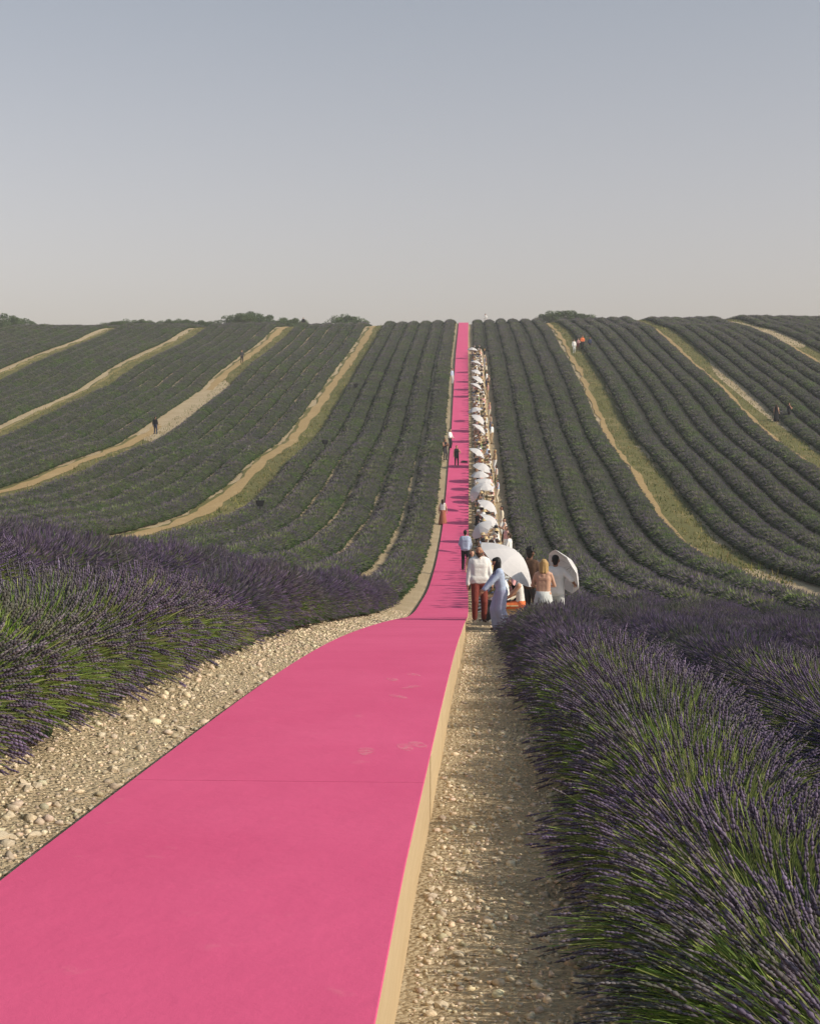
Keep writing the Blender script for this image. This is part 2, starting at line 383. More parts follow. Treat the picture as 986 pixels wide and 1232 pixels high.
def bush_mid(seed, L=1.5, n=1500):
    acc = Acc(); ph = seed*2.3
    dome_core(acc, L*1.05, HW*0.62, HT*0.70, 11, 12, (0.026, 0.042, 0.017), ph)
    n = int(n*L); th, b, c, t, rr = stems(n, L, ph)
    Ls = rng.uniform(0.06, 0.11, n); ax = unit(t - c); sb = t - ax*Ls[:, None]
    side = unit(np.cross(ax, rng.normal(0, 1, (n, 3)))); w = rng.uniform(0.0025, 0.004, n)[:, None]
    m_ = bez(b, c, sb, 0.5); cs = pick(STEM, n, [.45, .28, .2, .07])
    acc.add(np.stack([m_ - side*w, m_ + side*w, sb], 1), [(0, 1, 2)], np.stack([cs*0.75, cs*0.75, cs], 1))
    pat = 0.5 + 0.5*np.sin(b[:, 1]*4.1 + ph*1.3)*np.sin(th*2.3 + ph)
    fl = rng.random(n) < np.where(np.abs(th) < 1.0, 0.88, 0.42)*(1 - 0.5*pat**2)
    i = np.where(fl)[0]; a = ax[i]; u = side[i]; v = np.cross(a, u); r_ = rng.uniform(0.006, 0.010, len(i))[:, None]
    e = sb[i]; q = e + a*(Ls[i]*0.45)[:, None]; cp_ = pick(PURPLE, len(i), [.42, .3, .2, .08])
    acc.add(np.stack([e, q + u*r_, t[i], q - u*r_], 1), [(0, 1, 2), (0, 2, 3)], cp_)
    acc.add(np.stack([e, q + v*r_, t[i], q - v*r_], 1), [(0, 1, 2), (0, 2, 3)], cp_)
    n2 = int(700*L); th, b, c, t, rr = stems(n2, L, ph); f = rng.uniform(0.55, 0.9, n2)[:, None]
    o = b + (t - b)*f; d = unit(t - b + rng.normal(0, 0.2, (n2, 3))); s = unit(np.cross(d, rng.normal(0, 1, (n2, 3))))
    acc.add(np.stack([o - s*0.006, o + s*0.006, o + d*0.10], 1), [(0, 1, 2)], pick(LEAF, n2))
    return acc.mesh('lavender_bush', M['plant'])
def bush_far(seed, L=3.0, n=620, wide=1.0):
    acc = Acc(); ph = seed*3.1
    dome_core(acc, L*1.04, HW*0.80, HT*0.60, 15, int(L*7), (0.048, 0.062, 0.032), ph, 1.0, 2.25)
    n = int(n*L); th, b, c, t, rr = stems(n, L, ph)
    ax = unit(t - c); side = unit(np.cross(ax, rng.normal(0, 1, (n, 3)))); w = rng.uniform(0.010, 0.018, n)[:, None]*wide
    m0 = t - ax*0.26; m1 = t - ax*0.12; cs = (pick(STEM, n, [.45, .28, .27, .0])*0.45 + np.array([0.165, 0.195, 0.080])*0.55)*0.98
    low = np.abs(th) > 1.1 + rng.normal(0, .12, n); cs[low] = pick(LEAF, int(low.sum()))
    acc.add(np.stack([m0 - side*w, m0 + side*w, m1 + side*w*.8, m1 - side*w*.8], 1), [(0, 1, 2), (0, 2, 3)], cs)
    i = np.where((rng.random(n) < 0.50) & ~low)[0]; cp_ = (pick(PURPLE, len(i), [.3, .25, .35, .1])*0.5 + np.array([0.150, 0.130, 0.155])*0.5)*1.08
    acc.add(np.stack([m1[i] - side[i]*w[i], m1[i] + side[i]*w[i], t[i]], 1), [(0, 1, 2)], cp_)
    return acc.mesh('lavender_bush', M['plant'])
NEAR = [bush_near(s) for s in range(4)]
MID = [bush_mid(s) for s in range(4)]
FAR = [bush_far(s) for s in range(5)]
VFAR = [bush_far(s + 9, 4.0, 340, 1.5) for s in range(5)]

def in_view(x, d, m=90):
    if d < 8: return -10 < x < 8
    px = VPX + x*FPX/d
    if d < 60: m = 330
    return -m - 600/max(d, 1) < px < IW + m + 600/max(d, 1)
ORD = ['first', 'second', 'third', 'fourth', 'fifth', 'sixth', 'seventh', 'eighth', 'ninth']
def row(x, label, spans, near_dx=0.0):
    first = None; root = None
    for y0, y1 in spans:
        y = y0
        while y < y1:
            if y < 15: L, pool = 0.62, NEAR
            elif y < 46: L, pool = 1.05, MID
            elif y < 118: L, pool = 2.4, FAR
            else: L, pool = 3.3, VFAR
            yc = y + L/2; y += L
            xx = x + float(sway(yc))*(1.0 if abs(x) < 16 else 0.5) + near_dx*float(np.interp(yc, [22, 48], [1, 0]))
            if not in_view(xx, yc): continue
            if root is None:
                root = empty('lavender_row', (xx, yc, float(G(xx, yc)))); org = root.location.copy()
                tag(root, label, 'lavender row', 'rows of lavender in the field')
            o = link('lavender_bush', random.choice(pool), root)
            jx = random.uniform(-.05, .05)
            o.location = (xx + jx - org.x, yc - org.y, float(G(xx + jx, yc)) - 0.02 - org.z)
            flip = random.random() < 0.5
            s = slope(xx, yc); o.rotation_euler = (-s if flip else s, 0, (math.pi if flip else 0) + random.uniform(-.05, .05))
            sm = 1 + 0.06*math.sin(yc*0.55 + x*1.3) + 0.05*math.sin(yc*0.21 + x*2.1 + 1)
            if yc < 46: o.scale = (random.uniform(0.93, 1.07), 1, sm*random.uniform(0.88, 1.10)*(1.16 if x < 0 else 1.0))
            else: o.scale = ((1.14 if -16 < x < 0 else 1.06) + 0.03*math.sin(yc*.3 + x), 1.12, 1.12*sm*random.uniform(.97, 1.03))
    return root
def row_end(r, x, y):
    for dx in (-.3, .3):
        o = link('lavender_bush', MID[0], r); o.location = Vector((x + dx, y, float(G(x + dx, y)) - .04)) - r.location; o.rotation_euler = (0, 0, random.uniform(0, 3)); o.scale = (.75, .6, .95)
tops = 277
lx = [-3.30] + [-5.42 - 2*i for i in range(5)]; blocks_l = [lx] + [[-18.4 - 15*k - 2*i for i in range(6)] for k in range(3)] + [[-63.4 - 2*i for i in range(8)]]
rx = [1.25] + [3.16 + 2*i for i in range(5)]; blocks_r = [rx] + [[15.5 + 14.45*k + 2*i for i in range(6)] for k in range(2)] + [[44.8 + 2*i for i in range(8)]]
BN = ['before the first track', 'between the first and second track', 'between the second and third track', 'between the third and fourth track', 'beyond the last track']
for k, bl in enumerate(blocks_l):
    for i, x in enumerate(bl):
        row(x, f'{ORD[i]} lavender row from the runway, {BN[k]}, opposite the guests', [(-3.0 if k == 0 else 3, tops)], (0.16, 0.2, 0.2, 0, 0, 0)[i] if k == 0 else 0)
for k, bl in enumerate(blocks_r):
    for i, x in enumerate(bl):
        nm = BN[k] if k < 3 else BN[4]
        if k == 0 and i == 0:
            row(x, 'tall purple lavender row beside the dirt strip, ending where the standing guests are', [(-4.0, 30.2)])
            row_end(row(x, 'short lavender row on the hill crest, ending above the topmost white parasol', [(203, tops)]), x - .45, 202.9)
        else:
            row(x, f'{ORD[i]} lavender row from the runway, {nm}, behind the guests', [(-4.0 if k == 0 else 3, tops)], (0, -0.26, -0.3, -.2, 0, 0)[i] if k == 0 else 0)

# ------------------------------------------------------------------ runway
def sheet_box(name, x0, x1, y0, y1, zt0, zb, mat, parent, step=0.6, sw=True, crown=0.0, bev=0.012):
    n = max(2, int((y1 - y0)/step) + 1); yv = np.linspace(y0, y1, n); V, Fc = [], []
    for y in yv:
        s = float(sway(y)) if sw else 0; z = float(P(y)) + zt0; zl = zb(y) if callable(zb) else float(P(y)) + zb
        V += [(x0 + s, y, zl), (x1 + s, y, zl), (x1 + s, y, z - bev), (x1 + s - bev, y, z), (x0 + s + bev, y, z), (x0 + s, y, z - bev)]
    for i in range(n - 1):
        a = i*6
        for j in range(6): Fc.append((a + j, a + (j + 1) % 6, a + 6 + (j + 1) % 6, a + 6 + j))
    Fc += [(5, 4, 3, 2, 1, 0), tuple(range((n - 1)*6, n*6))]
    return link(name, mesh_np(name, V, Fc, mat), parent)
run = tag(empty('runway', (0, 0, 0)), 'long raised runway covered in hot pink carpet running up the lavender hill', 'runway')
joints = [-8, 8.05, 32.2, 56, 80, 104, 128, 152, 176, 200, 224, 240, 258, 268]
for a, b_ in zip(joints[:-1], joints[1:]):
    sheet_box('carpet_panel', XL, XR, a + 0.004, b_ - 0.004, 0.0, -0.008, M['carpet'], run, bev=0.003)
for xs in ((XR - 0.022, XR - 0.003), (XL + 0.003, XL + 0.022)):
    y = -8.0
    while y < 266:
        L = 2.44 if y < 60 else 4.88
        lean = random.uniform(-.004, .004)
        sheet_box('side_board', xs[0] + lean, xs[1] + lean, y + 0.003, y + L - 0.003, -0.010, lambda q: float(P(q)) - TH - 0.22, M['ply'], run, 0.61, bev=0.002)
        y += L

db = NB('dust'); dn = db.noise(db.pos(), 22, 4, .7); db.base((0.82, 0.46, 0.48)); db.rough(.95)
dtr = db.node('ShaderNodeBsdfTransparent'); dmx = db.node('ShaderNodeMixShader'); db.l(db.ramp(dn, [(.40, (0, 0, 0)), (.68, (.42, .42, .42))]), dmx.inputs[0])
db.l(dtr.outputs[0], dmx.inputs[1]); db.l(db.p.outputs[0], dmx.inputs[2]); db.l(dmx.outputs[0], db.out.inputs[0])
for px, py in ((472, 818), (494, 827), (480, 839), (497, 812), (488, 900), (503, 897), (440, 905)):
    v_ = ray(px, py); d_ = None
    for d_ in np.arange(5, 30, .02):
        if CAMZ + v_.z/v_.y*d_ <= float(P(d_)): break
    x_ = v_.x/v_.y*d_; an = random.uniform(-.5, .5); V_ = []
    for q in range(18):
        t_ = 2*math.pi*q/18; lx_, ly_ = .05*math.cos(t_)*(1 + .25*math.sin(t_)), .15*math.sin(t_); a_, b2 = x_ + lx_*math.cos(an) - ly_*math.sin(an), d_ + lx_*math.sin(an) + ly_*math.cos(an)
        V_.append((a_, b2, float(P(b2)) + .0035))
    link('shoe_print', mesh_np('shoe_print', V_, [tuple(range(18))], db.m), run)

# ------------------------------------------------------------------ stones and gravel
def rock_mesh(i, sub=1):
    bm = bmesh.new(); bmesh.ops.create_icosphere(bm, subdivisions=sub, radius=1.0)
    s = Vector((random.uniform(.8, 1.25), random.uniform(.7, 1.1), random.uniform(.5, .8)))
    for v in bm.verts:
        v.co = Vector((v.co.x*s.x, v.co.y*s.y, v.co.z*s.z))*random.uniform(0.68, 1.25)
    me = bpy.data.meshes.new('stone'); bm.to_mesh(me); bm.free(); me.materials.append(M['stone']); return me
rocks = [rock_mesh(i) for i in range(9)]
def strip_pt(dmax=12.0, dmin=3.6):
    d = dmin + (dmax - dmin)*random.random()**1.4
    if random.random() < 0.62: x = random.uniform(-3.0, -1.95)
    else: x = random.uniform(-0.22, 0.62)
    return x, d
def place_stone(x, d, r):
    o = link('stone', random.choice(rocks), ground)
    o.location = (x, d, float(Gn(x, d)) + r*0.25); o.rotation_euler = (random.uniform(-.4, .4), random.uniform(-.4, .4), random.uniform(0, 6.3)); o.scale = (r, r, r)
place_stone(-2.93, 8.75, 0.095)
for _ in range(285):
    x, d = strip_pt(13.0); r = random.uniform(0.014, 0.032) if x < -1 else random.uniform(0.014, 0.028)
    if x < -1 and random.random() < .06: r *= 1.5
    place_stone(x, d, r)
bm = bmesh.new(); bmesh.ops.create_icosphere(bm, subdivisions=1, radius=1.0)
IV = np.array([v.co[:] for v in bm.verts]); IF = np.array([[v.index for v in f.verts] for f in bm.faces]); bm.free()
bm = bmesh.new(); bmesh.ops.create_icosphere(bm, subdivisions=1, radius=1.0); bm.free()
bm = bmesh.new(); bmesh.ops.create_cube(bm, size=1.4)
bmesh.ops.triangulate(bm, faces=bm.faces); CV = np.array([v.co[:] for v in bm.verts]); CF = np.array([[v.index for v in f.verts] for f in bm.faces]); bm.free()
def gravel(n, zone, dmin, dmax, r0, r1, pw, BV, BF):
    d = dmin + (dmax - dmin)*rng.random(n)**pw
    x = rng.uniform(zone[0], zone[1], n) + sway(d); r = r0 + (r1 - r0)*rng.random(n)**2.2
    k = len(BV); Vv = BV[None]*rng.uniform(0.60, 1.35, (n, k, 1))*rng.uniform(.85, 1.15, (n, k, 3))*np.stack([rng.uniform(.8, 1.3, n), rng.uniform(.7, 1.1, n), rng.uniform(.45, .8, n)], 1)[:, None]
    a = rng.uniform(0, 6.28, n); ca, sa = np.cos(a)[:, None], np.sin(a)[:, None]
    X = Vv[..., 0]*ca - Vv[..., 1]*sa; Y = Vv[..., 0]*sa + Vv[..., 1]*ca
    Vv = np.stack([X, Y, Vv[..., 2]], -1)*r[:, None, None] + np.stack([x, d, Gn(x, d) + r*0.2], 1)[:, None]
    acc.add(Vv, BF, np.array([[0.66, 0.55, 0.405]])*rng.uniform(.62, 1.25, (n, 1))*rng.uniform(.94, 1.06, (n, 3)))
acc = Acc()
gravel(1500, (-3.2, -1.93), 3.3, 16, 0.008, 0.042, 1.5, IV[:], IF)
gravel(11000, (-3.2, -1.93), 3.3, 18, 0.003, 0.014, 1.5, CV, CF)
gravel(1900, (-0.24, 0.75), 3.3, 16, 0.006, 0.030, 1.5, IV[:], IF)
gravel(13000, (-0.24, 0.8), 3.3, 20, 0.003, 0.013, 1.4, CV, CF)
gravel(5000, (-3.1, -1.93), 16, 46, 0.010, 0.030, 1.0, CV, CF)
gravel(4000, (-0.24, 0.7), 16, 32, 0.008, 0.024, 1.0, CV, CF)
gravel(6000, (-0.24, 2.3), 32, 200, 0.015, 0.05, 1.0, CV, CF)
gb = NB('gravel_stone'); ga = gb.node('ShaderNodeAttribute', attribute_name='Col').outputs['Color']; gn = gb.noise(gb.pos(), 60, 4, .7)
gb.base(gb.mix(1.0, ga, gb.ramp(gn, [(.3, (.75, .73, .70)), (.7, (1.15, 1.15, 1.15))]), 'MULTIPLY')); gb.rough(.95); gb.bump(gn, .6, .01)
gr = acc.mesh('gravel', gb.m); tag(link('gravel', gr), 'pale limestone gravel and crumbs scattered along the runway', 'gravel', kind='stuff')

# ------------------------------------------------------------------ people
def cloth_set():
    d = {}
    for k, c in dict(white=(0.78, 0.77, 0.75), cream=(0.68, 0.60, 0.46), paleblue=(0.42, 0.50, 0.66), lilac=(0.36, 0.38, 0.55), black=(0.014, 0.014, 0.017),
                     charcoal=(0.045, 0.045, 0.05), rust=(0.36, 0.13, 0.08), brick=(0.20, 0.045, 0.035), orange=(0.80, 0.20, 0.07), pink=(0.70, 0.36, 0.36),
                     tan=(0.42, 0.29, 0.17), green=(0.06, 0.26, 0.08), navy=(0.025, 0.035, 0.08), magenta=(0.45, 0.06, 0.20), brown=(0.10, 0.055, 0.035),
                     olive=(0.12, 0.12, 0.06), palegrey=(0.55, 0.57, 0.56), denim=(0.10, 0.15, 0.26), straw=(0.62, 0.47, 0.25)).items():
        d[k] = cloth(k, c)
    return d
K = cloth_set()
def skin_mat(name, c):
    b = NB(name); t = b.node('ShaderNodeTexCoord').outputs['Object']; n = b.noise(t, 18, 3)
    b.base(b.mix(n, tuple(x*0.9 for x in c), tuple(min(1, x*1.08) for x in c))); b.rough(0.55); b.p.inputs['Subsurface Weight'].default_value = 0.0
    return b.m
SKIN = dict(light=skin_mat('skin_light', (0.56, 0.33, 0.23)), tan=skin_mat('skin_tan', (0.42, 0.22, 0.14)), dark=skin_mat('skin_dark', (0.13, 0.065, 0.042)))
HAIR = dict(black=plain('hair_black', (0.010, 0.009, 0.009), 0.45, 0.4, 60, 0.6), brown=plain('hair_brown', (0.055, 0.030, 0.018), 0.5, 0.4, 60, 0.6),
            blonde=plain('hair_blonde', (0.42, 0.27, 0.11), 0.5, 0.3, 60, 0.6), grey=plain('hair_grey', (0.30, 0.28, 0.26), 0.5, 0.3, 60, 0.6))
Ve = Vector
def capsule(p0, p1, r0, r1, seg=12, rings=4):
    p0, p1 = Ve(p0), Ve(p1); ax = p1 - p0; L = ax.length
    z = ax/L if L > 1e-6 else Ve((0, 0, 1))
    x = z.orthogonal().normalized(); y = z.cross(x)
    V, Fc = [], []
    prof_ = [(-r0*math.cos(a), r0*math.sin(a)) for a in np.linspace(0.001, math.pi/2, rings)] + [(L + r1*math.sin(a), r1*math.cos(a)) for a in np.linspace(0, math.pi/2 - 0.001, rings)]
    for h, r in prof_:
        for k in range(seg):
            a = 2*math.pi*k/seg; V.append(p0 + z*h + (x*math.cos(a) + y*math.sin(a))*r)
    n = len(prof_)
    for i in range(n - 1):
        for k in range(seg):
            k2 = (k + 1) % seg; Fc.append((i*seg + k, i*seg + k2, (i + 1)*seg + k2, (i + 1)*seg + k))
    Fc.append(tuple(range(seg - 1, -1, -1))); Fc.append(tuple(range((n - 1)*seg, n*seg)))
    return V, Fc
def fuse(caps, voxel, name, mats, smooth_it=3, regions=None):
    """caps: (p0,p1,r0,r1[,region]) -> one continuous remeshed surface"""
    V, Fc = [], []
    for c in caps:
        v, f = capsule(*c[:4]); o = len(V); V += v; Fc += [tuple(i + o for i in q) for q in f]
    me = bpy.data.meshes.new('tmp'); me.from_pydata(V, [], Fc); me.update()
    ob = bpy.data.objects.new('tmp', me); COL.objects.link(ob)
    md = ob.modifiers.new('r', 'REMESH'); md.mode = 'VOXEL'; md.voxel_size = voxel; md.adaptivity = 0
    ms = ob.modifiers.new('s', 'SMOOTH'); ms.factor = 0.5; ms.iterations = smooth_it
    dg = bpy.context.evaluated_depsgraph_get(); ev = ob.evaluated_get(dg)
    out = bpy.data.meshes.new_from_object(ev); out.name = name
    bpy.data.objects.remove(ob); bpy.data.meshes.remove(me)
    out.materials.clear()
    for m_ in mats: out.materials.append(m_)
    out.polygons.foreach_set('use_smooth', np.ones(len(out.polygons), bool))
    if regions is not None:
        n = len(out.polygons); C = np.empty(n*3); out.polygons.foreach_get('center', C); C = C.reshape(-1, 3)
        best = np.full(n, 1e9); idx = np.zeros(n, int)
        for c in caps:
            a, b_ = np.array(c[0]), np.array(c[1]); ab = b_ - a; t = np.clip(((C - a)@ab)/max(1e-9, ab@ab), 0, 1)
            dist = np.linalg.norm(C - (a + t[:, None]*ab), axis=1) - (c[2] + (c[3] - c[2])*t)
            w = dist < best; best[w] = dist[w]; idx[w] = regions[c[4]]
        out.polygons.foreach_set('material_index', idx.astype(np.int32))
    return out
def ik(S, T, a, b_, hint):
    S, T = Ve(S), Ve(T); d = T - S; L = min(d.length, (a + b_)*0.999); d.normalize()
    x = (a*a - b_*b_ + L*L)/(2*L); h = math.sqrt(max(0, a*a - x*x))
    n = Ve(hint) - d*Ve(hint).dot(d); n.normalize()
    return S + d*x + n*h, S + d*L
def hand(W, d, palm_n, s, tagn='hand'):
    """palm plus five bent fingers from wrist W along d; palm faces palm_n; s=+1/-1 thumb side"""
    d, n = Ve(d).normalized(), Ve(palm_n).normalized(); u = d.cross(n)*s
    out = [(W, W + d*0.03, 0.024, 0.022, tagn)]
    for k in range(4):
        o = (k - 1.5)*0.019; b0 = W + d*0.025 + u*o*0.7; b1 = W + d*0.085 + u*o
        L = (0.062, 0.074, 0.069, 0.052)[k]
        j = b1 + (d*0.86 + n*0.5)*L*0.5; e = j + (d*0.5 + n*0.86)*L*0.5
        out += [(b0, b1, 0.013, 0.011, tagn), (b1, j, 0.0095, 0.009, tagn), (j, e, 0.009, 0.008, tagn)]
    t0 = W + d*0.02 - u*0.024; t1 = t0 + (d*0.6 - u*0.75 + n*0.25)*0.042; t2 = t1 + (d*0.9 - u*0.2 + n*0.4)*0.032
    out += [(t0, t1, 0.013, 0.011, tagn), (t1, t2, 0.0105, 0.009, tagn)]
    return out
def skeleton(H=1.75, sit=False, lean=0.0, turn=0.0, hands=None, feet=None, female=False, fingers=False, head=(0, 0), seat=0.44, twist=0.0):
    """figure facing -Y, feet at z=0; returns named joints and the capsule list of a bare body"""
    k = H/1.75; fm = 0.9 if female else 1.0
    hipz = (seat + 0.095) if sit else 0.92*k
    hip = Ve((0, 0, hipz)); f = Ve((0, -1, 0))
    up = Ve((0, -math.sin(lean), math.cos(lean))); rt = Ve((math.cos(twist), math.sin(twist), 0))
    def T(h, x=0.0, y=0.0): return hip + up*h*k + rt*x*k + Ve((0, y*k, 0))
    J = dict(hip=hip, chest=T(0.36), neck=T(0.53), up=up, rt=rt)
    C = []
    C += [(T(0.02, -0.075*1.0), T(0.02, 0.075), 0.105*k, 0.105*k, 'pelvis'), (T(0.14, -0.055*fm), T(0.14, 0.055*fm), 0.098*k*fm, 0.098*k*fm, 'torso'),
          (T(0.24, -0.065*fm), T(0.24, 0.065*fm), 0.100*k*fm, 0.100*k*fm, 'torso'), (T(0.36, -0.085*fm), T(0.36, 0.085*fm), 0.105*k*fm, 0.105*k*fm, 'torso'),
          (T(0.46, -0.11*fm), T(0.46, 0.11*fm), 0.072*k, 0.072*k, 'torso'), (T(0.02), T(0.44), 0.10*k*fm, 0.09*k, 'torso')]
    C += [(T(0.04, sx*0.075*fm), T(0.40, sx*0.09*fm), 0.098*k*fm, 0.098*k*fm, 'torso') for sx in (-1, 1)]
    if female: C += [(T(0.35, s*0.07, -0.07), T(0.34, s*0.07, -0.085), 0.055*k, 0.05*k, 'torso') for s in (-1, 1)]
    hy, ht = head
    hd = T(0.665, 0, -0.018); fwd = Ve((math.sin(hy)*math.cos(ht), -math.cos(hy)*math.cos(ht), -math.sin(ht)))
    hu = (up*0.7 + Ve((0, 0, .3)) + fwd*math.sin(ht)*1.2*-0.0); hu = (hu - fwd*hu.dot(fwd)).normalized(); hr = fwd.cross(hu)
    J.update(head=hd, fwd=fwd, hu=hu, hr=hr)
    C += [(T(0.50), hd - hu*0.05*k, 0.055*k*fm, 0.052*k*fm, 'neck')]
    C += [(hd + hu*0.030*k - fwd*0.022*k, hd + hu*0.030*k + fwd*0.018*k, 0.083*k, 0.080*k, 'head'), (hd - hu*0.03*k + fwd*0.02*k, hd - hu*0.072*k + fwd*0.048*k, 0.066*k, 0.040*k, 'head'),
          (hd + hu*0.012*k + fwd*0.088*k, hd - hu*0.018*k + fwd*0.108*k, 0.011*k, 0.014*k, 'head')]
    for s in (-1, 1): C.append((hd + hr*s*0.080*k + hu*0.012*k, hd + hr*s*0.084*k - hu*0.018*k, 0.014*k, 0.010*k, 'head'))
    J['arm'] = {}; J['leg'] = {}
    hands = hands or {}; feet = feet or {}
    for s in (-1, 1):
        S = T(0.455, s*0.175*fm); a, b_ = 0.285*k, 0.255*k
        tgt = hands.get(s, None)
        if tgt is None: tgt = S + Ve((s*0.10, -0.05, -0.52*k))
        else: tgt = Ve(tgt)
        E, Wr = ik(S, tgt, a, b_, (s*0.6, 0.7, -0.4))
        C += [(S, E, 0.053*k*fm, 0.041*k*fm, 'uarm'), (E, Wr, 0.040*k*fm, 0.027*k*fm, 'farm')]
        dv = (Wr - E).normalized()
        if fingers: C += hand(Wr, dv, Ve((-s, 0.1, 0)) if abs(dv.z) > .6 else Ve((0, 0, -1)), s)
        else: C += [(Wr, Wr + dv*0.09*k, 0.034*k, 0.026*k, 'hand'), (Wr + dv*0.03*k + Ve((0, -.02, 0)), Wr + dv*0.07*k + Ve((0, -.05, 0)), 0.012, 0.010, 'hand')]
        J['arm'][s] = (S, E, Wr)
        Hp = hip + rt*s*0.085*k
        ft = feet.get(s, None)
        if ft is None: ft = Ve((s*0.10, -0.44 if sit else 0.0, 0.085)) if sit else Ve((s*0.11, 0.0, 0.085))
        else: ft = Ve(ft)
        Kn, An = ik(Hp, ft, 0.44*k, 0.42*k, (s*0.1, -1, 0.4 if sit else 0))
        C += [(Hp, Kn, 0.088*k, 0.058*k, 'thigh'), (Kn, An, 0.056*k, 0.038*k, 'shin'), (An + Ve((0, 0.02, -0.045)), An + Ve((s*0.02, -0.155, -0.058)), 0.038*k, 0.030*k, 'foot')]
        J['leg'][s] = (Hp, Kn, An)
    return J, C
REG = dict(head=0, neck=0, hand=0, torso=1, uarm=1, farm=1, pelvis=2, thigh=2, shin=2, foot=3)
def hair_caps(J, k, style):
    hd, fw, hu, hr = J['head'], J['fwd'], J['hu'], J['hr']; c = []
    c += [(hd + hu*0.052*k - fw*0.040*k, hd + hu*0.060*k + fw*0.014*k, 0.083*k, 0.074*k), (hd + hu*0.0*k - fw*0.045*k, hd - hu*0.05*k - fw*0.040*k, 0.074*k, 0.052*k)]
    if style == 'curly':
        for i in range(34):
            a, e = random.uniform(0, 6.28), random.uniform(-.1, 1.5); v = hr*math.cos(a)*math.cos(e) + fw*math.sin(a)*math.cos(e)*0.9 + hu*math.sin(e)
            if v.dot(fw) > 0.55 and e < 0.8: continue
            q = hd + hu*0.045*k - fw*0.015*k + v*0.092*k; c.append((q, q + v*0.015, 0.028*k, 0.024*k))
    if style in ('long', 'mid'):
        L = 0.34 if style == 'long' else 0.17
        for s in (-1, -.4, .4, 1):
            a = hd + hr*s*0.062*k - fw*(0.035 if abs(s) > .5 else 0.07)*k
            c.append((a + hu*0.03*k, a + hr*s*0.012 - fw*0.015 - Ve((0, 0, L*k)), 0.045*k, 0.034*k))
    if style == 'bun': c.append((hd - fw*0.10*k + hu*0.06*k, hd - fw*0.12*k + hu*0.065*k, 0.042*k, 0.04*k))
    return c
def lathe(profile, seg=32, wob=None):
    """profile: (x,y,z,rx,ry) rings -> vertices and faces, open bottom closed by an inner ring"""
    V, Fc = [], []
    for j, (cx, cy, z, a, b_) in enumerate(profile):
        for k in range(seg):
            t = 2*math.pi*k/seg; w = 1 + (wob(t, j/(len(profile) - 1)) if wob else 0)
            V.append((cx + a*w*math.cos(t), cy + b_*w*math.sin(t), z))
    for j in range(len(profile) - 1):
        for k in range(seg):
            k2 = (k + 1) % seg; Fc.append((j*seg + k2, j*seg + k, (j + 1)*seg + k, (j + 1)*seg + k2))
    Fc.append(tuple(range(seg))); Fc.append(tuple(range(len(profile)*seg - 1, (len(profile) - 1)*seg - 1, -1)))
    return V, Fc
def garment(name, caps, mat, parent, voxel=0.013): return link(name, fuse(caps, voxel, name, [mat], 9), parent)
def grow(C, regs, g): return [(c[0], c[1], c[2] + g, c[3] + g) for c in C if c[4] in regs]
def face_bits(J, k, parent, brow):
    hd, fw, hu, hr = J['head'], J['fwd'], J['hu'], J['hr']
    for s in (-1, 1):
        q = hd + hr*s*0.032*k + hu*0.012*k + fw*0.084*k
        link('eye', mesh_np('eye', *capsule(q - hr*0.006, q + hr*0.006, 0.0075, 0.0075, 8, 3), K['black'], smooth=True), parent)
        q = q + hu*0.020*k
        link('eyebrow', mesh_np('eyebrow', *capsule(q - hr*0.014, q + hr*0.014 - hu*0.002, 0.005, 0.004, 8, 3), brow, smooth=True), parent)
    q = hd - hu*0.050*k + fw*0.088*k
    link('mouth', mesh_np('mouth', *capsule(q - hr*0.018, q + hr*0.018, 0.006, 0.006, 8, 3), MOUTH, smooth=True), parent)
MOUTH = plain('lips', (0.30, 0.09, 0.075), 0.5)
def person_root(x, d, rz, label, group=None, dz=0.0):
    o = empty('person', (x, d, float(G(x, d)) + dz), (0, 0, rz)); return tag(o, label, 'person', group)

VX = 0.011
def sleeves(J, r0, r1, frac=1.0, drape=0.0):
    o = []
    for s in (-1, 1):
        S, E, W = J['arm'][s]
        o.append((S + Ve((0, 0, 0.0)), E, r0, r0*0.88))
        if frac > 0.5: o.append((E, E.lerp(W, (frac - .5)*2*0.93), r0*0.88, r1))
    return o
def legs(J, r0, r1, r2, frac=1.0):
    o = []
    for s in (-1, 1):
        Hp, Kn, An = J['leg'][s]; o.append((Hp, Kn, r0, r1))
        if frac > 0.5: o.append((Kn, Kn.lerp(An, (frac - .5)*2), r1, r2))
    return o
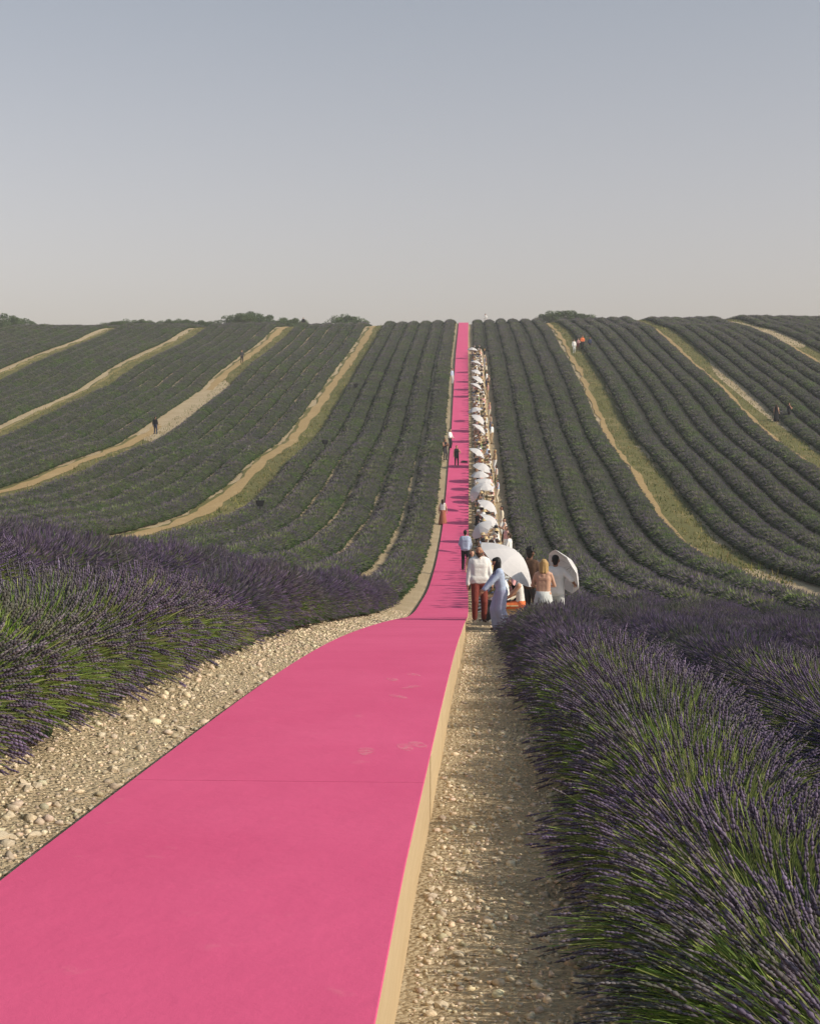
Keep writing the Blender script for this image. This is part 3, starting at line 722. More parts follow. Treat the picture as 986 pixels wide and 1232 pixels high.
# --- bearded man in white shirt, beside the end of the near runway
def man_white(x, d):
    r = person_root(x, d, R(6), 'bearded man in loose white shirt and brick red trousers standing beside the runway')
    J, C = skeleton(1.86, hands={-1: (-0.30, -0.08, 0.80), 1: (0.31, -0.12, 0.82)}, fingers=True, head=(R(-14), R(-4))); k = 1.86/1.75
    body = link('body', fuse(C, VX, 'body', [SKIN['tan'], K['brown']], 2, dict(REG, torso=0, uarm=0, farm=0, pelvis=0, thigh=0, shin=0, foot=1)), r)
    sh = grow(C, ('torso',), 0.030) + sleeves(J, 0.076, 0.052) + [(Ve((-.10, 0, .99)), Ve((.10, 0, .99)), .135, .135), (Ve((-.13, -.02, 1.05)), Ve((.13, -.02, 1.05)), .125, .125)]
    s_ = garment('shirt', sh, K['white'], r)
    nk = J['neck']
    garment('collar', [(nk + Ve((sx*.075, .03, .0)), nk + Ve((sx*.045, -.085, -.03)), .020, .022) for sx in (-1, 1)] + [(nk + Ve((-.075, .03, 0)), nk + Ve((.075, .03, 0)), .02, .02)], K['white'], s_)
    garment('neckline', [(nk + Ve((0, -.085, -.02)), nk + Ve((0, -.118, -.15)), .020, .008)], SKIN['tan'], s_, .008)
    garment('trousers', legs(J, .118, .085, .066, .97) + [(Ve((-.08, 0, .93)), Ve((.08, 0, .93)), .12, .12)], K['brick'], r)
    hd, fw, hu, hr = J['head'], J['fwd'], J['hu'], J['hr']
    garment('hair', [(hd + hu*.062 - fw*.05, hd + hu*.082 - fw*.012, .080, .066), (hd - fw*.055, hd - hu*.05 - fw*.05, .072, .055)], HAIR['brown'], r, .010)
    hd, fw, hu, hr = J['head'], J['fwd'], J['hu'], J['hr']
    garment('beard', [(hd + hr*sx*.055 - hu*.045 + fw*.03, hd - hu*.10 + fw*.072 + hr*sx*.012, .036, .034) for sx in (-1, 1)] + [(hd - hu*.09 + fw*.06, hd - hu*.125 + fw*.07, .042, .03), (hd - hu*.036 + fw*.088 - hr*.03, hd - hu*.036 + fw*.088 + hr*.03, .013, .013)], HAIR['brown'], r, .009)
    face_bits(J, k, r, HAIR['brown'])
def woman_blue(x, d):
    r = person_root(x, d, R(-78), 'woman with long black hair, pale blue shirt and wide lilac trousers reaching forward')
    J, C = skeleton(1.66, lean=R(9), female=True, hands={-1: (-0.14, -0.40, 0.86), 1: (0.14, -0.46, 0.88)}, feet={-1: (-.09, -.05, .085), 1: (.10, .10, .085)}, fingers=True, head=(R(4), R(16))); k = 1.70/1.75
    link('body', fuse(C, VX, 'body', [SKIN['tan'], K['brown']], 2, dict(REG, torso=0, uarm=0, farm=0, pelvis=0, thigh=0, shin=0, foot=1)), r)
    garment('shirt', grow(C, ('torso',), .024) + sleeves(J, .066, .048) + [(J['hip'] + Ve((-.07, .0, .04)), J['hip'] + Ve((.07, .0, .04)), .125, .125)], K['paleblue'], r)
    garment('trousers', [(J['hip'] + Ve((-.06, .02, -.02)), J['hip'] + Ve((.06, .02, -.02)), .125, .125)] + legs(J, .125, .118, .135, .98), K['lilac'], r)
    garment('hair', hair_caps(J, k, 'long') + [(J['head'] + J['hu']*.02 - J['fwd']*.03, J['head'] - Ve((0, -.02, .42)), .09, .05), (J['head'] + J['hr']*.05, J['head'] + J['hr']*.06 + J['fwd']*.04 - Ve((0, 0, .33)), .05, .03), (J['head'] - J['hr']*.05, J['head'] - J['hr']*.06 + J['fwd']*.04 - Ve((0, 0, .33)), .05, .03)], HAIR['black'], r, .011)
    face_bits(J, k, r, HAIR['black'])
def pleated(r, J, z1, mat, name, r0=.16, r1=.30, dy=0.0):
    hz = J['hip'].z + .08
    pr = [(0, dy*t, hz + (z1 - hz)*t, r0*.95 + (r1 - r0)*t**.8, r0*.8 + (r1 - r0)*t**.8) for t in np.linspace(0, 1, 9)]
    V, Fc = lathe(pr, 60, lambda t, q: 0.07*q*math.sin(t*15) + .02*math.sin(t*4 + 1))
    link(name, mesh_np(name, V, Fc, mat, smooth=True), r)
def woman_bareback(x, d):
    r = person_root(x, d, R(170), 'blonde woman with bare back in long pleated white skirt')
    J, C = skeleton(1.69, female=True, hands={-1: (-0.12, -0.30, 1.05), 1: (0.16, -0.28, 1.02)}, fingers=True, head=(R(15), R(6))); k = 1.69/1.75
    link('body', fuse(C, VX, 'body', [SKIN['light'], K['brown']], 2, dict(REG, torso=0, uarm=0, farm=0, pelvis=0, thigh=0, shin=0, foot=1)), r)
    pleated(r, J, .10, K['palegrey'], 'skirt')
    garment('top', [(J['chest'] + Ve((sx*.075, -.07, -.01)), J['chest'] + Ve((sx*.04, -.095, -.12)), .068, .05) for sx in (-1, 1)], K['white'], r)
    garment('hair', hair_caps(J, k, 'mid'), HAIR['blonde'], r, .010)
def man_back(x, d, rz, label, hair, hstyle, top, bottom, hnds, skin='tan', H=1.78, dz=0.0, short=False, group=None, shortleg=False):
    r = person_root(x, d, rz, label, group, dz)
    J, C = skeleton(H, hands=hnds, fingers=True, head=(0, R(8))); k = H/1.75
    link('body', fuse(C, VX, 'body', [SKIN[skin], K['brown']], 2, dict(REG, torso=0, uarm=0, farm=0, pelvis=0, thigh=0, shin=0, foot=1)), r)
    garment('shirt', grow(C, ('torso', 'pelvis'), .026) + sleeves(J, .070, .05, .55 if short else 1.0), K[top], r)
    garment('trousers', legs(J, .112, .082, .066, .55 if shortleg else .97) + [(J['hip'] + Ve((-.07, 0, .0)), J['hip'] + Ve((.07, 0, .0)), .118, .118)], K[bottom], r)
    garment('hair', hair_caps(J, k, hstyle), HAIR[hair], r, .010)
    return r, J
man_white(0.15, 35.4)
woman_blue(0.62, 32.7)
woman_bareback(1.50, 31.9)
UMB = []
_, Jm = man_back(1.78, 32.4, R(165), 'man in white short-sleeved shirt holding a parasol at his side, behind the lavender', 'black', 'short', 'white', 'palegrey', {-1: (-0.42, -0.10, 1.10), 1: (.22, -.25, 1.05)}, 'tan', 1.79, short=True)
man_back(1.30, 34.2, R(150), 'man with dark curly hair in brown top standing beside the blonde woman', 'black', 'curly', 'brown', 'charcoal', {1: (.2, -.3, 1.1)}, 'dark', 1.88)
man_back(-0.36, 69.0, R(172), 'man in pale blue shirt and black trousers standing on the runway edge, seen from behind', 'black', 'short', 'paleblue', 'black', {-1: (-.2, -.25, 1.0), 1: (.2, -.25, 1.05)}, 'tan', 1.92, dz=TH)

# --- hats
def hat_mesh(brim, crown_r, crown_h, mat):
    pr = [(0, 0, -.004, brim, brim*1.04), (0, 0, .006, brim*.99, brim*1.03), (0, 0, .012, crown_r*1.08, crown_r*1.14), (0, 0, .05, crown_r, crown_r*1.1), (0, 0, crown_h*.85, crown_r*.9, crown_r), (0, 0, crown_h, crown_r*.55, crown_r*.62)]
    V, Fc = lathe(pr, 24, lambda t, j: .03*math.sin(2*t)*(1 - j)); return mesh_np('hat', V, Fc, mat, smooth=True)
HATS = dict(straw=hat_mesh(.20, .10, .125, K['straw']), black=hat_mesh(.19, .10, .13, K['black']), white=hat_mesh(.17, .10, .11, K['white']))
# --- base bodies shared by the smaller figures (slots: skin, top, bottom, shoes, hair)
def small_body(hstyle, voxel=0.022, bare_arms=False, bare_legs=False, **kw):
    J, C = skeleton(**kw); k = kw.get('H', 1.75)/1.75
    C = [(c[0], c[1], c[2] + (.014 if c[4] in ('torso', 'pelvis', 'thigh', 'shin', 'uarm') else .004), c[3] + (.012 if c[4] in ('torso', 'pelvis', 'thigh', 'shin', 'uarm') else .004), c[4]) for c in C]
    C += [(*c, 'hair') for c in hair_caps(J, k, hstyle)]
    rg = dict(REG, hair=4)
    if bare_arms: rg.update(uarm=0, farm=0)
    if bare_legs: rg.update(shin=0)
    return fuse(C, voxel, 'body', [SKIN['light'], K['white'], K['black'], K['brown'], HAIR['brown']], 2, rg), J
SIT = [small_body('short', sit=True, H=1.78, hands={-1: (-.12, -.36, .60), 1: (.12, -.36, .60)}, lean=R(8)),
       small_body('long', sit=True, H=1.68, female=True, hands={-1: (-.05, -.38, .62), 1: (.06, -.40, .64)}, lean=R(4), bare_arms=True, bare_legs=True),
       small_body('short', sit=True, H=1.76, hands={-1: (-.16, -.30, .98), 1: (.14, -.34, .58)}, lean=R(2), bare_legs=True),
       small_body('mid', sit=True, H=1.67, female=True, hands={-1: (-.10, -.38, 1.02), 1: (.06, -.38, 1.06)}, lean=R(10), head=(R(25), 0)),
       small_body('curly', sit=True, H=1.80, hands={1: (.20, -.24, .96), -1: (-.1, -.36, .6)}, lean=R(14), head=(R(-20), R(8)))]
STAND = [small_body('short', H=1.80), small_body('long', H=1.70, female=True, bare_arms=True), small_body('short', H=1.78, hands={-1: (-.10, -.30, 1.25), 1: (.10, -.30, 1.28)}, bare_arms=True),
         small_body('bun', H=1.70, female=True, bare_arms=True, hands={1: (.22, -.25, 1.05), -1: (-.24, -.05, .82)}), small_body('curly', H=1.80, hands={1: (.18, -.28, 1.0), -1: (-.18, -.28, 1.0)})]
def small_person(base, x, d, rz, label, mats, hat=None, group=None, dz=0.0, skirt=None, s=1.0, seat_z=0.0):
    me, J = base
    r = person_root(x, d, rz, label, group, dz)
    b = link('body', me, r)
    for i, m_ in enumerate(mats):
        b.material_slots[i].link = 'OBJECT'; b.material_slots[i].material = m_
    if hat:
        h = link('hat', HATS[hat], r); h.location = J['head'] + J['hu']*0.085
    if skirt: pleated(r, J, .06, K[skirt], 'skirt', .15, .27)
    r.scale = (s, s, s)
    return r, J
def mats(skin, top, bot, shoe, hair): return [SKIN[skin], K[top], K[bot], K[shoe], HAIR[hair]]

# --- parasols
def canopy_mesh(rad=0.66, dep=0.33, n=8, sub=3, rings=6):
    m = n*sub; V, Fc = [], []
    for side in (0, 1):
        V.append((0, 0, -side*0.004))
        for j in range(1, rings + 1):
            q = j/rings
            for k in range(m):
                a = 2*math.pi*k/m; u = (k % sub)/sub; sag = math.sin(math.pi*u)
                rr = rad*q*(1 - 0.045*sag*q); z = -dep*(q**1.8) + 0.018*sag*q*q*-1 + 0.0
                V.append((rr*math.cos(a), rr*math.sin(a), z - side*0.004))
    N = 1 + rings*m
    for side in (0, 1):
        o = side*N
        for k in range(m):
            k2 = (k + 1) % m
            t = (o, o + 1 + k, o + 1 + k2); Fc.append(t if side == 0 else t[::-1])
            for j in range(rings - 1):
                a = o + 1 + j*m; b_ = a + m; t = (a + k, b_ + k, b_ + k2, a + k2); Fc.append(t if side == 0 else t[::-1])
    e = 1 + (rings - 1)*m
    for k in range(m):
        k2 = (k + 1) % m; Fc.append((e + k, N + e + k, N + e + k2, e + k2))
    return mesh_np('canopy', V, Fc, CANVAS)
bcv = NB('parasol_fabric'); bcv.base((0.70, 0.69, 0.70)); bcv.rough(0.8)
trn = bcv.node('ShaderNodeBsdfTranslucent'); trn.inputs[0].default_value = (0.78, 0.76, 0.76, 1)
mxs = bcv.node('ShaderNodeMixShader'); mxs.inputs[0].default_value = 0.28
bcv.l(bcv.p.outputs[0], mxs.inputs[1]); bcv.l(trn.outputs[0], mxs.inputs[2]); bcv.l(mxs.outputs[0], bcv.out.inputs[0])
CANVAS = bcv.m; STEEL = plain('grey_metal', (0.30, 0.30, 0.31), 0.4)
CAN = canopy_mesh(); 
SHAFT = mesh_np('shaft', *capsule((0, 0, 0.02), (0, 0, -0.92), 0.007, 0.007, 8, 3), STEEL, smooth=True)
TIPM = mesh_np('ferrule', *capsule((0, 0, 0.0), (0, 0, 0.06), 0.012, 0.006, 8, 3), STEEL, smooth=True)
HANDLE = mesh_np('handle', *capsule((0, 0, -0.80), (0, 0, -0.93), 0.015, 0.017, 8, 3), K['brown'], smooth=True)
RIB = None
ribV, ribF = [], []
for j in range(6):
    q = (j + .3)/6*1.02; 
RIBS = mesh_np('rib', *capsule((0.02, 0, -0.012), (0.60, 0, -0.300), 0.0035, 0.0025, 6, 2), STEEL)
def parasol(top, tilt, az, label, s=1.0, ribs=True, group='white parasols of the guests'):
    """top: where the ferrule is; shaft tilted by tilt towards azimuth az"""
    r = tag(empty('parasol', top), label, 'parasol', group)
    ax = Ve((math.sin(tilt)*math.cos(az), math.sin(tilt)*math.sin(az), math.cos(tilt)))
    r.rotation_euler = ax.to_track_quat('Z', 'Y').to_euler(); r.scale = (s, s, s)
    c = link('canopy', CAN, r); link('ferrule', TIPM, r); link('shaft', SHAFT, r); link('handle', HANDLE, r)
    for k in range(8):
        rb = link('rib', RIBS, c); rb.rotation_euler = (0, 0, k*math.pi/4)
    return r

# --- benches along the guest side
BX = 0.70
def bench(y, bx=BX):
    s = slope(bx, y); x = bx + float(sway(y))
    r = tag(empty('bench', (x, y, float(G(x, y))), (s, 0, 0)), 'low pale plank bench in the front line beside the runway' if bx < 1 else 'low pale plank bench in the back line, behind the front benches', 'bench', 'guest benches beside the runway')
    for sx in (-.10, .10): link('seat_plank', BPL, r, (sx, 0, .42))
    for sy in (-1.5, 1.5): link('leg', BLG, r, (0, sy, .20))
def box(name, sx, sy, sz, mat, bev=.006):
    bm = bmesh.new(); bmesh.ops.create_cube(bm, size=1)
    for v in bm.verts: v.co = Ve((v.co.x*sx, v.co.y*sy, v.co.z*sz))
    bmesh.ops.bevel(bm, geom=bm.edges[:], offset=bev, segments=1, affect='EDGES')
    me = bpy.data.meshes.new(name); bm.to_mesh(me); bm.free(); me.materials.append(mat); return me
BPL = box('seat_plank', .185, 3.7, .035, M['bench']); BLG = box('leg', .36, .05, .42, M['bench'])
y = 35.6
while y < 200:
    bench(y)
    if y > 44: bench(y + 1.1, BX + 0.66)
    y += 3.95

# --- guests on the benches (facing the runway)
TOPS = ['white', 'white', 'white', 'white', 'white', 'white', 'palegrey', 'cream', 'cream', 'cream', 'black', 'black', 'white', 'paleblue', 'tan', 'charcoal', 'pink', 'white', 'navy', 'olive', 'magenta', 'orange', 'brown', 'green']
BOTS = ['black', 'cream', 'charcoal', 'white', 'tan', 'denim', 'olive']
CN = dict(palegrey='pale grey', white='white', cream='cream', black='black', paleblue='pale blue', tan='tan', charcoal='charcoal', pink='pink', navy='navy', olive='olive', magenta='magenta', orange='orange', brown='brown', green='green', denim='denim')
HATN = [None, None, 'straw', None, 'black', 'straw', 'white', None]
seen = set()
gy_ = [37.3, 38.7] + [46.5 + 1.2*i + random.uniform(-.25, .25) for i in range(127)]
GU = []
hnames = {0: ('black', 'black'), 1: ('brown', 'brown'), 2: ('blonde', 'blonde'), 3: ('black', 'black'), 4: ('grey', 'grey')}
gy_ = [(q, 0.0) for q in gy_] + [(46.2 + 2.2*i + random.uniform(-.5, .5), 0.66) for i in range(70)]
for i, (yy, back) in enumerate(gy_):
    while True:
        b_i = random.randrange(5); top = random.choice(TOPS if not back else ['white', 'white', 'cream', 'palegrey', 'pink', 'paleblue', 'tan']); bot = random.choice(BOTS); hat = random.choice(HATN)
        hk = random.choice(['black', 'brown', 'brown', 'black', 'blonde', 'grey'])
        key = (top, bot, hat or hk, back)
        if key not in seen or len(seen) > 400: seen.add(key); break
    xx = BX + back - 0.02 + float(sway(yy)) + random.uniform(-.06, .06); dz = 0.0
    lab = f'seated guest in {CN[top]} top and {CN[bot]} bottoms, ' + (f'{hat} hat' if hat else f'{hk} hair') + (', on the back bench' if back else ', on the front bench')
    r, J = small_person(SIT[b_i], xx, yy, R(-90) + random.uniform(-.25, .25), lab, mats(random.choice(['light', 'light', 'tan', 'dark']), top, bot, 'brown' if i % 2 else 'white', hk), hat, 'guests seated on the benches')
    GU.append((yy, xx, r, J))
# guests standing behind the benches
SB = [(48, 1.85, 1), (53, 1.9, 0), (58, 1.25, 3), (74, 1.5, 4), (80, 1.2, 1), (84, 1.6, 2), (91, 1.35, 0), (104, 1.5, 3), (110, 1.3, 1), (116, 1.65, 4), (132, 1.4, 0), (139, 1.6, 1), (146, 1.3, 3), (158, 1.6, 1), (164, 1.9, 3), (166, 1.5, 0), (173, 1.7, 4), (181, 1.5, 1), (188, 1.6, 0)]
SCOL = [('white', 'cream'), ('white', 'white'), ('cream', 'tan'), ('white', 'denim'), ('pink', 'white'), ('white', 'charcoal'), ('cream', 'white'), ('paleblue', 'cream'), ('white', 'olive'), ('tan', 'white'),
        ('white', 'tan'), ('cream', 'denim'), ('pink', 'cream'), ('pink', 'tan'), ('tan', 'brown'), ('white', 'navy'), ('cream', 'olive'), ('paleblue', 'white'), ('black', 'cream')]
for (yy, xx, bi), (t_, b_) in zip(SB, SCOL):
    small_person(STAND[bi], max(xx, 1.75) + float(sway(yy)), yy, R(-85) + random.uniform(-.5, .5), f'guest standing behind the benches in {CN[t_]} top and {CN[b_]} bottoms', mats(random.choice(['light', 'tan']), t_, b_, 'tan', random.choice(['black', 'brown', 'blonde'])), group='guests standing behind the benches')
# seated woman in white top and orange skirt, behind the leaning woman; person in black beside her
small_person(SIT[1], 1.10, 34.2, R(-100), 'seated woman in white top and orange patterned skirt behind the black-haired woman', mats('light', 'white', 'orange', 'tan', 'black'))
small_person(SIT[2], BX + .55, 36.1, R(-80), 'seated guest all in black under the large white parasol', mats('tan', 'black', 'black', 'black', 'black'))
small_person(STAND[3], 0.98, 64.5, R(-20), 'standing woman in wide black hat and pale pink top behind the large parasol', mats('light', 'pink', 'cream', 'tan', 'brown'), 'black')
small_person(STAND[1], -0.05, 61.5, R(10), 'dark haired standing woman peering past the bearded man', mats('light', 'charcoal', 'black', 'black', 'brown'))

# parasols placed from where they show, at the height guests hold them
def par_px(px, py, h, tilt, az, label, s=1.0, d=None):
    v = ray(px, py); o = Ve((0, 0, CAMZ))
    if d is None:
        for d in np.arange(30, 270, .25):
            p = o + v*(d/v.y)
            if p.z <= float(G(p.x, p.y)) + h: break
    p = o + v*(d/v.y)
    return parasol(p, R(tilt), R(az), label, s)
D = [(568.2, 418, 5, 0, 'white parasol farthest up the guest line, held level'),
     (573.5, 434, 18, 20, 'white parasol second from the top of the guest line'),
     (574, 445, 22, -20, 'white parasol third from the top of the guest line'),
     (574.5, 462, 30, 10, 'white parasol tilted uphill of the green-topped bench end'),
     (570, 490, 15, 200, 'white parasol tipped toward the runway halfway up the hill'),
     (579, 513, 40, 5, 'white parasol tilted steeply away from the runway halfway up'),
     (576.5, 541, 34, -10, 'white parasol held alone uphill of the walking model'),
     (582, 558, 24, -30, 'large white parasol at the head of the cluster near the model'),
     (577, 567, 10, -90, 'flat white parasol overlapping the cluster near the model'),
     (586, 576, 20, -10, 'white parasol in the middle of the cluster near the model'),
     (583, 581, 14, -70, 'lowest white parasol of the cluster downhill of the model'),
     (566.5, 590, 66, 200, 'white parasol leaning right over the runway edge'),
     (594, 623, 42, 0, 'white parasol tilted away from the runway above the blue-shirted man'),
     (575, 632, 46, 215, 'white parasol tipped to the runway beside the blue-shirted man')]
D += [(577, 454, 35, -15, 'white parasol leaning outward between the third and fourth from the top'),
      (578, 501, 38, -20, 'white parasol leaning outward just above the steeply tilted one'),
      (590, 604, 34, -15, 'white parasol outward of the one leaning over the runway')]
for px, py, ti, az, lb in D: par_px(px, py, 1.72, ti, az, lb, random.uniform(0.98, 1.2))
par_px(622, 664, 1.6, 40, -14, 'largest white parasol shading guests beside the bearded man', 1.14, d=33.3)
hand_w = Matrix.Rotation(R(165), 4, 'Z') @ Jm['arm'][-1][2]
par_px(689, 681, 1.2, 66, 28, 'white parasol held low beside the man in short sleeves', 0.80, d=32.6)

# --- people standing elsewhere
def at_px(base, px, py, rz, label, m_, **kw):
    p = hit(px, py); return small_person(base, p.x, p.y, rz, label, m_, **kw)
def by_d(base, px, d, rz, label, m_, dz=0.0, **kw):
    x = (px - VPX)*d/FPX; return small_person(base, x, d, rz, label, m_, dz=dz, **kw)
by_d(STAND[1], 532.5, 94, R(170), 'woman in white top and long rust skirt standing left of the runway', mats('light', 'white', 'rust', 'tan', 'brown'), skirt='rust')
by_d(STAND[2], 535, 121, R(40), 'photographer in dark clothes standing at the runway edge opposite the guests', mats('tan', 'black', 'charcoal', 'black', 'brown'))
by_d(STAND[4], 541, 127, R(60), 'man in white shirt and black trousers at the runway edge opposite guests', mats('light', 'white', 'black', 'black', 'black'))
by_d(STAND[0], 543.5, 168, R(60), 'distant person in pale clothes standing on the strip opposite the guests', mats('light', 'paleblue', 'palegrey', 'tan', 'brown'))
d_ = 117.0
small_person(STAND[3], (549 - VPX)*d_/FPX, d_, R(4), 'model in cropped black top and slim black trousers walking down the pink runway', mats('tan', 'black', 'black', 'pink', 'brown'), dz=TH)
at_px(STAND[0], 187, 523, R(165), 'man in black seen from behind on the second track of the field', mats('tan', 'black', 'navy', 'black', 'black'))
at_px(STAND[4], 291, 437, R(20), 'figure in dark clothes higher up the second sandy track', mats('light', 'charcoal', 'black', 'black', 'brown'))
at_px(STAND[1], 933, 508, R(150), 'woman in black dress with bare arms on the grassy track behind guests', mats('light', 'black', 'black', 'black', 'brown'), skirt='black')
at_px(STAND[2], 948, 507, R(120), 'person in black raising a white cup on the grassy track', mats('tan', 'black', 'black', 'black', 'brown'))
at_px(STAND[0], 690, 425, R(20), 'person in white with pale trousers among the group on the grassy track', mats('light', 'white', 'palegrey', 'white', 'brown'))
at_px(STAND[3], 695, 422, R(-20), 'woman in pink top beside the orange-shirted man on the grassy track', mats('light', 'pink', 'brick', 'tan', 'brown'), s=.95)
at_px(STAND[4], 700, 421, R(10), 'man in bright orange shirt and black shorts on the grassy track', mats('tan', 'orange', 'black', 'black', 'brown'), s=1.05)
at_px(STAND[0], 709, 422, R(30), 'man in navy beside the orange-shirted man on the grassy track', mats('tan', 'navy', 'black', 'black', 'black'))
by_d(STAND[0], 365, 257, R(0), 'dark silhouette of a person on the hill crest by the trees', mats('tan', 'black', 'black', 'black', 'black'))
by_d(STAND[4], 583, 258, R(0), 'person in white at the top of the hill beyond the runway end', mats('light', 'white', 'white', 'tan', 'black'))

# --- small dark things
def speaker(px, py, lab):
    p = hit(px, py); r = tag(empty('loudspeaker', p, (0, 0, R(20))), lab, 'loudspeaker', 'loudspeakers among the rows')
    bm = bmesh.new(); bmesh.ops.create_cube(bm, size=1)
    for v in bm.verts:
        w = .62 if v.co.z > 0 else .36
        v.co = Ve((v.co.x*w*.85, v.co.y*.32*(1.0 if v.co.z > 0 else .8), v.co.z*.36 + .98))
    bmesh.ops.bevel(bm, geom=bm.edges[:], offset=.02, segments=2, affect='EDGES')
    me = bpy.data.meshes.new('cabinet'); bm.to_mesh(me); bm.free(); me.materials.append(M['black']); link('cabinet', me, r)
    V, Fc = lathe([(0, 0, 0, .25, .25), (0, 0, .02, .24, .24), (0, 0, .03, .03, .03), (0, 0, .85, .025, .025)], 16); link('stand', mesh_np('stand', V, Fc, M['black']), r)
for q in ((428, 474, 'black loudspeaker highest up the hill between lavender rows'), (313, 625, 'black loudspeaker lowest on the slope, beside the foot of the first track'), (391, 546, 'black loudspeaker halfway up the slope between lavender rows')): speaker(*q)
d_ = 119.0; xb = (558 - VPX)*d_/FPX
bg_ = tag(empty('dark_shape', (xb, d_, float(P(d_)) + .005)), 'black stand-in for an unidentified dark spot on the pink runway beside the model', 'dark_shape')  # solid form made up for a dark spot of unknown origin
link('shape_body', fuse([((-.24, 0, .05), (.24, 0, .05), .05, .05), ((-.12, .05, .09), (.14, .04, .09), .06, .05)], .02, 'shape_body', [K['black']], 3), bg_)
link('shape_tail', mesh_np('shape_tail', *capsule((-.3, .02, .02), (-.05, -.1, .03), .014, .014, 8, 3), K['black'], smooth=True), bg_)

# ------------------------------------------------------------------ trees behind the crest
lb_ = NB('tree_leaves'); a_ = lb_.node('ShaderNodeAttribute', attribute_name='Col').outputs['Color']; lb_.base(a_); lb_.rough(0.7); M['leaf'] = lb_.m
def tree_meshes(seed, H=8.0, Wd=3.6):
    rs = np.random.default_rng(seed); bm_acc = []
    caps = [((0, 0, 0), (0.1, 0, H*.45), .22, .16)]
    tips = []
    for i in range(9):
        a = i*2.4 + rs.uniform(-.4, .4); l = rs.uniform(.5, .95)*Wd; z0 = H*rs.uniform(.25, .45); e = (math.cos(a)*l, math.sin(a)*l, H*rs.uniform(.45, .85))
        caps.append(((0.05, 0, z0), e, .10, .04)); tips.append(e)
    V, Fc = [], []
    for c in caps:
        v, f = capsule(*c, 7, 2); o = len(V); V += v; Fc += [tuple(i + o for i in q) for q in f]
    trunk = mesh_np('trunk', V, Fc, M['bark'])
    acc = Acc(); cl = [np.array(t) for t in tips] + [np.array((rs.uniform(-1, 1)*Wd*.6, rs.uniform(-1, 1)*Wd*.6, H*rs.uniform(.55, .95))) for _ in range(12)]
    for c in cl:
        n = 260; r = rs.uniform(.7, 1.25); d = unit(rs.normal(0, 1, (n, 3))); p = c + d*r*rs.uniform(.35, 1.0, (n, 1))**.6*np.array([1.15, 1.15, .8])
        u = unit(rs.normal(0, 1, (n, 3))); v = unit(np.cross(u, rs.normal(0, 1, (n, 3)))); w = rs.uniform(.08, .17, (n, 1))
        col = np.array([0.060, 0.095, 0.028])*rs.uniform(.6, 1.5, (n, 1))*rs.uniform(.8, 1.2)
        acc.add(np.stack([p - u*w, p + v*w*.6, p + u*w, p - v*w*.6], 1), [(0, 1, 2), (0, 2, 3)], col)
    return trunk, acc.mesh('crown', M['leaf'])
TM = [tree_meshes(s) for s in (1, 2, 3, 4)]
def tree(px, top, label, group, d=None):
    d = d or random.uniform(318, 352); v = ray(px, top); zt_ = CAMZ + v.z/v.y*d; x = v.x/v.y*d; zg = float(G(x, d)); s = (zt_ - zg)/8.0
    r = tag(empty('tree', (x, d, zg - .1), (0, 0, random.uniform(0, 6.3))), label, 'tree', group); r.scale = (s, s, s)
    t, c = random.choice(TM); link('trunk', t, r); link('crown', c, r)
for px, tp in ((-8, 380), (6, 377), (18, 380), (29, 383)): tree(px, tp, 'green tree in the clump on the crest farthest from the guests', 'end clump of trees')
for px in range(138, 262, 8): tree(px, 384.3 + random.uniform(-1, 1.6), 'low green tree in the long even line behind the crest', 'line of low trees')
for (px, tp), lb in zip(((286, 378), (296, 375), (306, 374.5), (316, 378)), ('lower edge tree of the rounded clump beside the long even tree line', 'tall tree of the rounded clump next to its line-side edge',
        'tallest tree at the top of the rounded clump behind the crest', 'lower edge tree of the rounded clump beside the scattered low trees')): tree(px, tp, lb, 'tall rounded clump of trees')
for px, tp in ((326, 383), (336, 382.5), (347, 382), (357, 383.5)): tree(px, tp, 'lower tree between the rounded clump and the crest silhouette', 'lower trees by the silhouette')
for (px, tp), lb in zip(((406, 380), (416, 378), (427, 379.5)), ('lowest tree of the small lone clump, on its side away from the runway', 'highest tree in the middle of the small lone clump',
        'tree of the small lone clump standing nearest the first sandy track')): tree(px, tp, lb, 'small lone clump of trees')
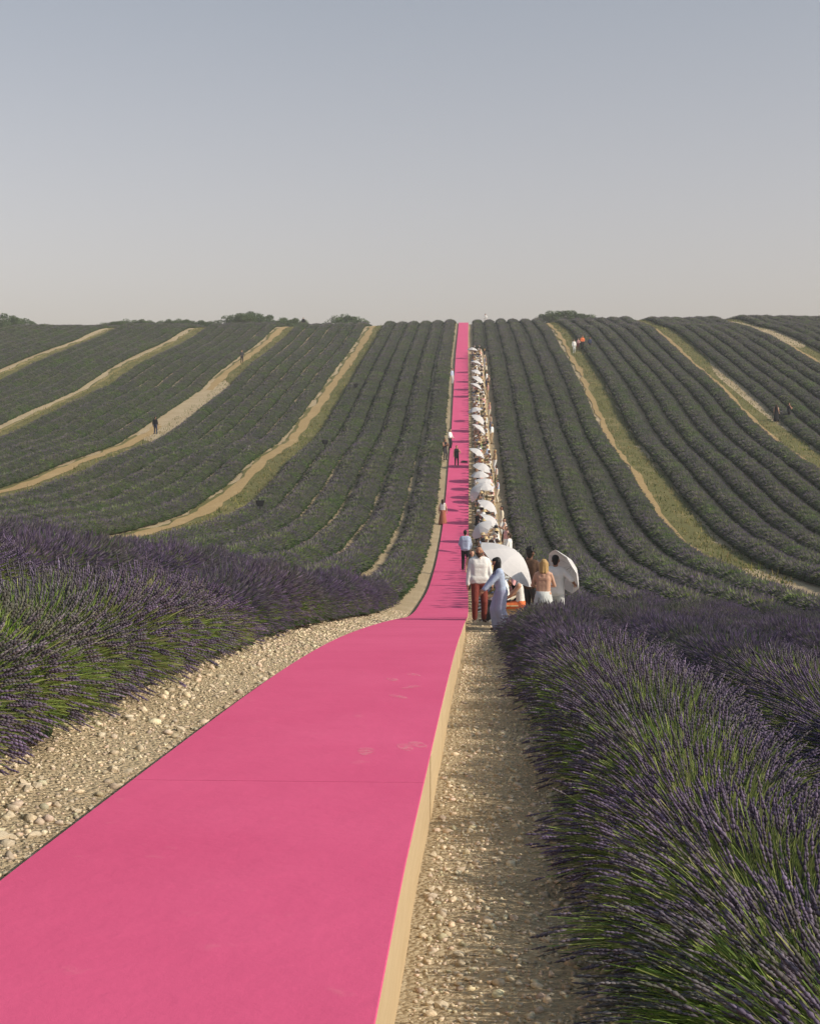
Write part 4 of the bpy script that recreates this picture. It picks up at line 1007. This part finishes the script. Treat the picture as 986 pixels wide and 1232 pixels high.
for px, tp in ((660, 375), (668, 373.5), (677, 373), (686, 374), (695, 375.5), (703, 377)): tree(px, tp, 'tree in the clump at the head of the grassy track behind guests', 'clump above the grassy track', 330)

# ------------------------------------------------------------------ rough grass on the tracks
acc = Acc(); GC = np.array([[0.12, 0.13, 0.04], [0.22, 0.19, 0.07], [0.36, 0.28, 0.13], [0.10, 0.14, 0.04]])
for k, (a, b_) in enumerate(PATHS):
    off = (1.4, 1.4, 0.2, 0.2, 0.6, 0.6, 0.6)[k]; n = 9000
    d = rng.uniform(66, 280, n); x = a + off + (b_ - a - off)*rng.random(n); keep = rng.random(n) < 0.35 + 0.65*(np.sin(d*.9 + x*2)*np.sin(d*.37 - x) > -.2)
    d, x = d[keep], x[keep]; n = len(d); h = rng.uniform(.06, .20, n)*(1 + (rng.random(n) < .06)*1.5); w = rng.uniform(.02, .05, n); t = rng.uniform(0, 3.14, n)
    p = np.stack([x, d, G(x, d) + .02], 1); u = np.stack([np.cos(t)*w, np.sin(t)*w, 0*t], 1); tp = p + np.stack([rng.normal(0, .05, n), rng.normal(0, .05, n), h], 1)
    acc.add(np.stack([p - u, p + u, tp], 1), [(0, 1, 2)], pick(GC, n))
tag(link('grass', acc.mesh('grass', M['plant'])), 'rough straw-coloured and green grass growing on the field tracks', 'grass', kind='stuff')

# ------------------------------------------------------------------ summer haze
hb = NB('haze_air'); hb.n.remove(hb.p); pv = hb.node('ShaderNodeVolumePrincipled'); pv.inputs['Density'].default_value = 0.0005
pv.inputs['Color'].default_value = (0.93, 0.92, 0.95, 1); pv.inputs['Anisotropy'].default_value = 0.2; hb.l(pv.outputs[0], hb.out.inputs['Volume'])
x0, x1, y0, y1, z0, z1 = -640, 640, -80, 1230, -60, 45
hv = [(x, y, z) for z in (z0, z1) for y in (y0, y1) for x in (x0, x1)]
haze = tag(link('haze', mesh_np('haze', hv, [(0, 2, 3, 1), (4, 5, 7, 6), (0, 1, 5, 4), (2, 6, 7, 3), (0, 4, 6, 2), (1, 3, 7, 5)], hb.m)), kind='stuff')
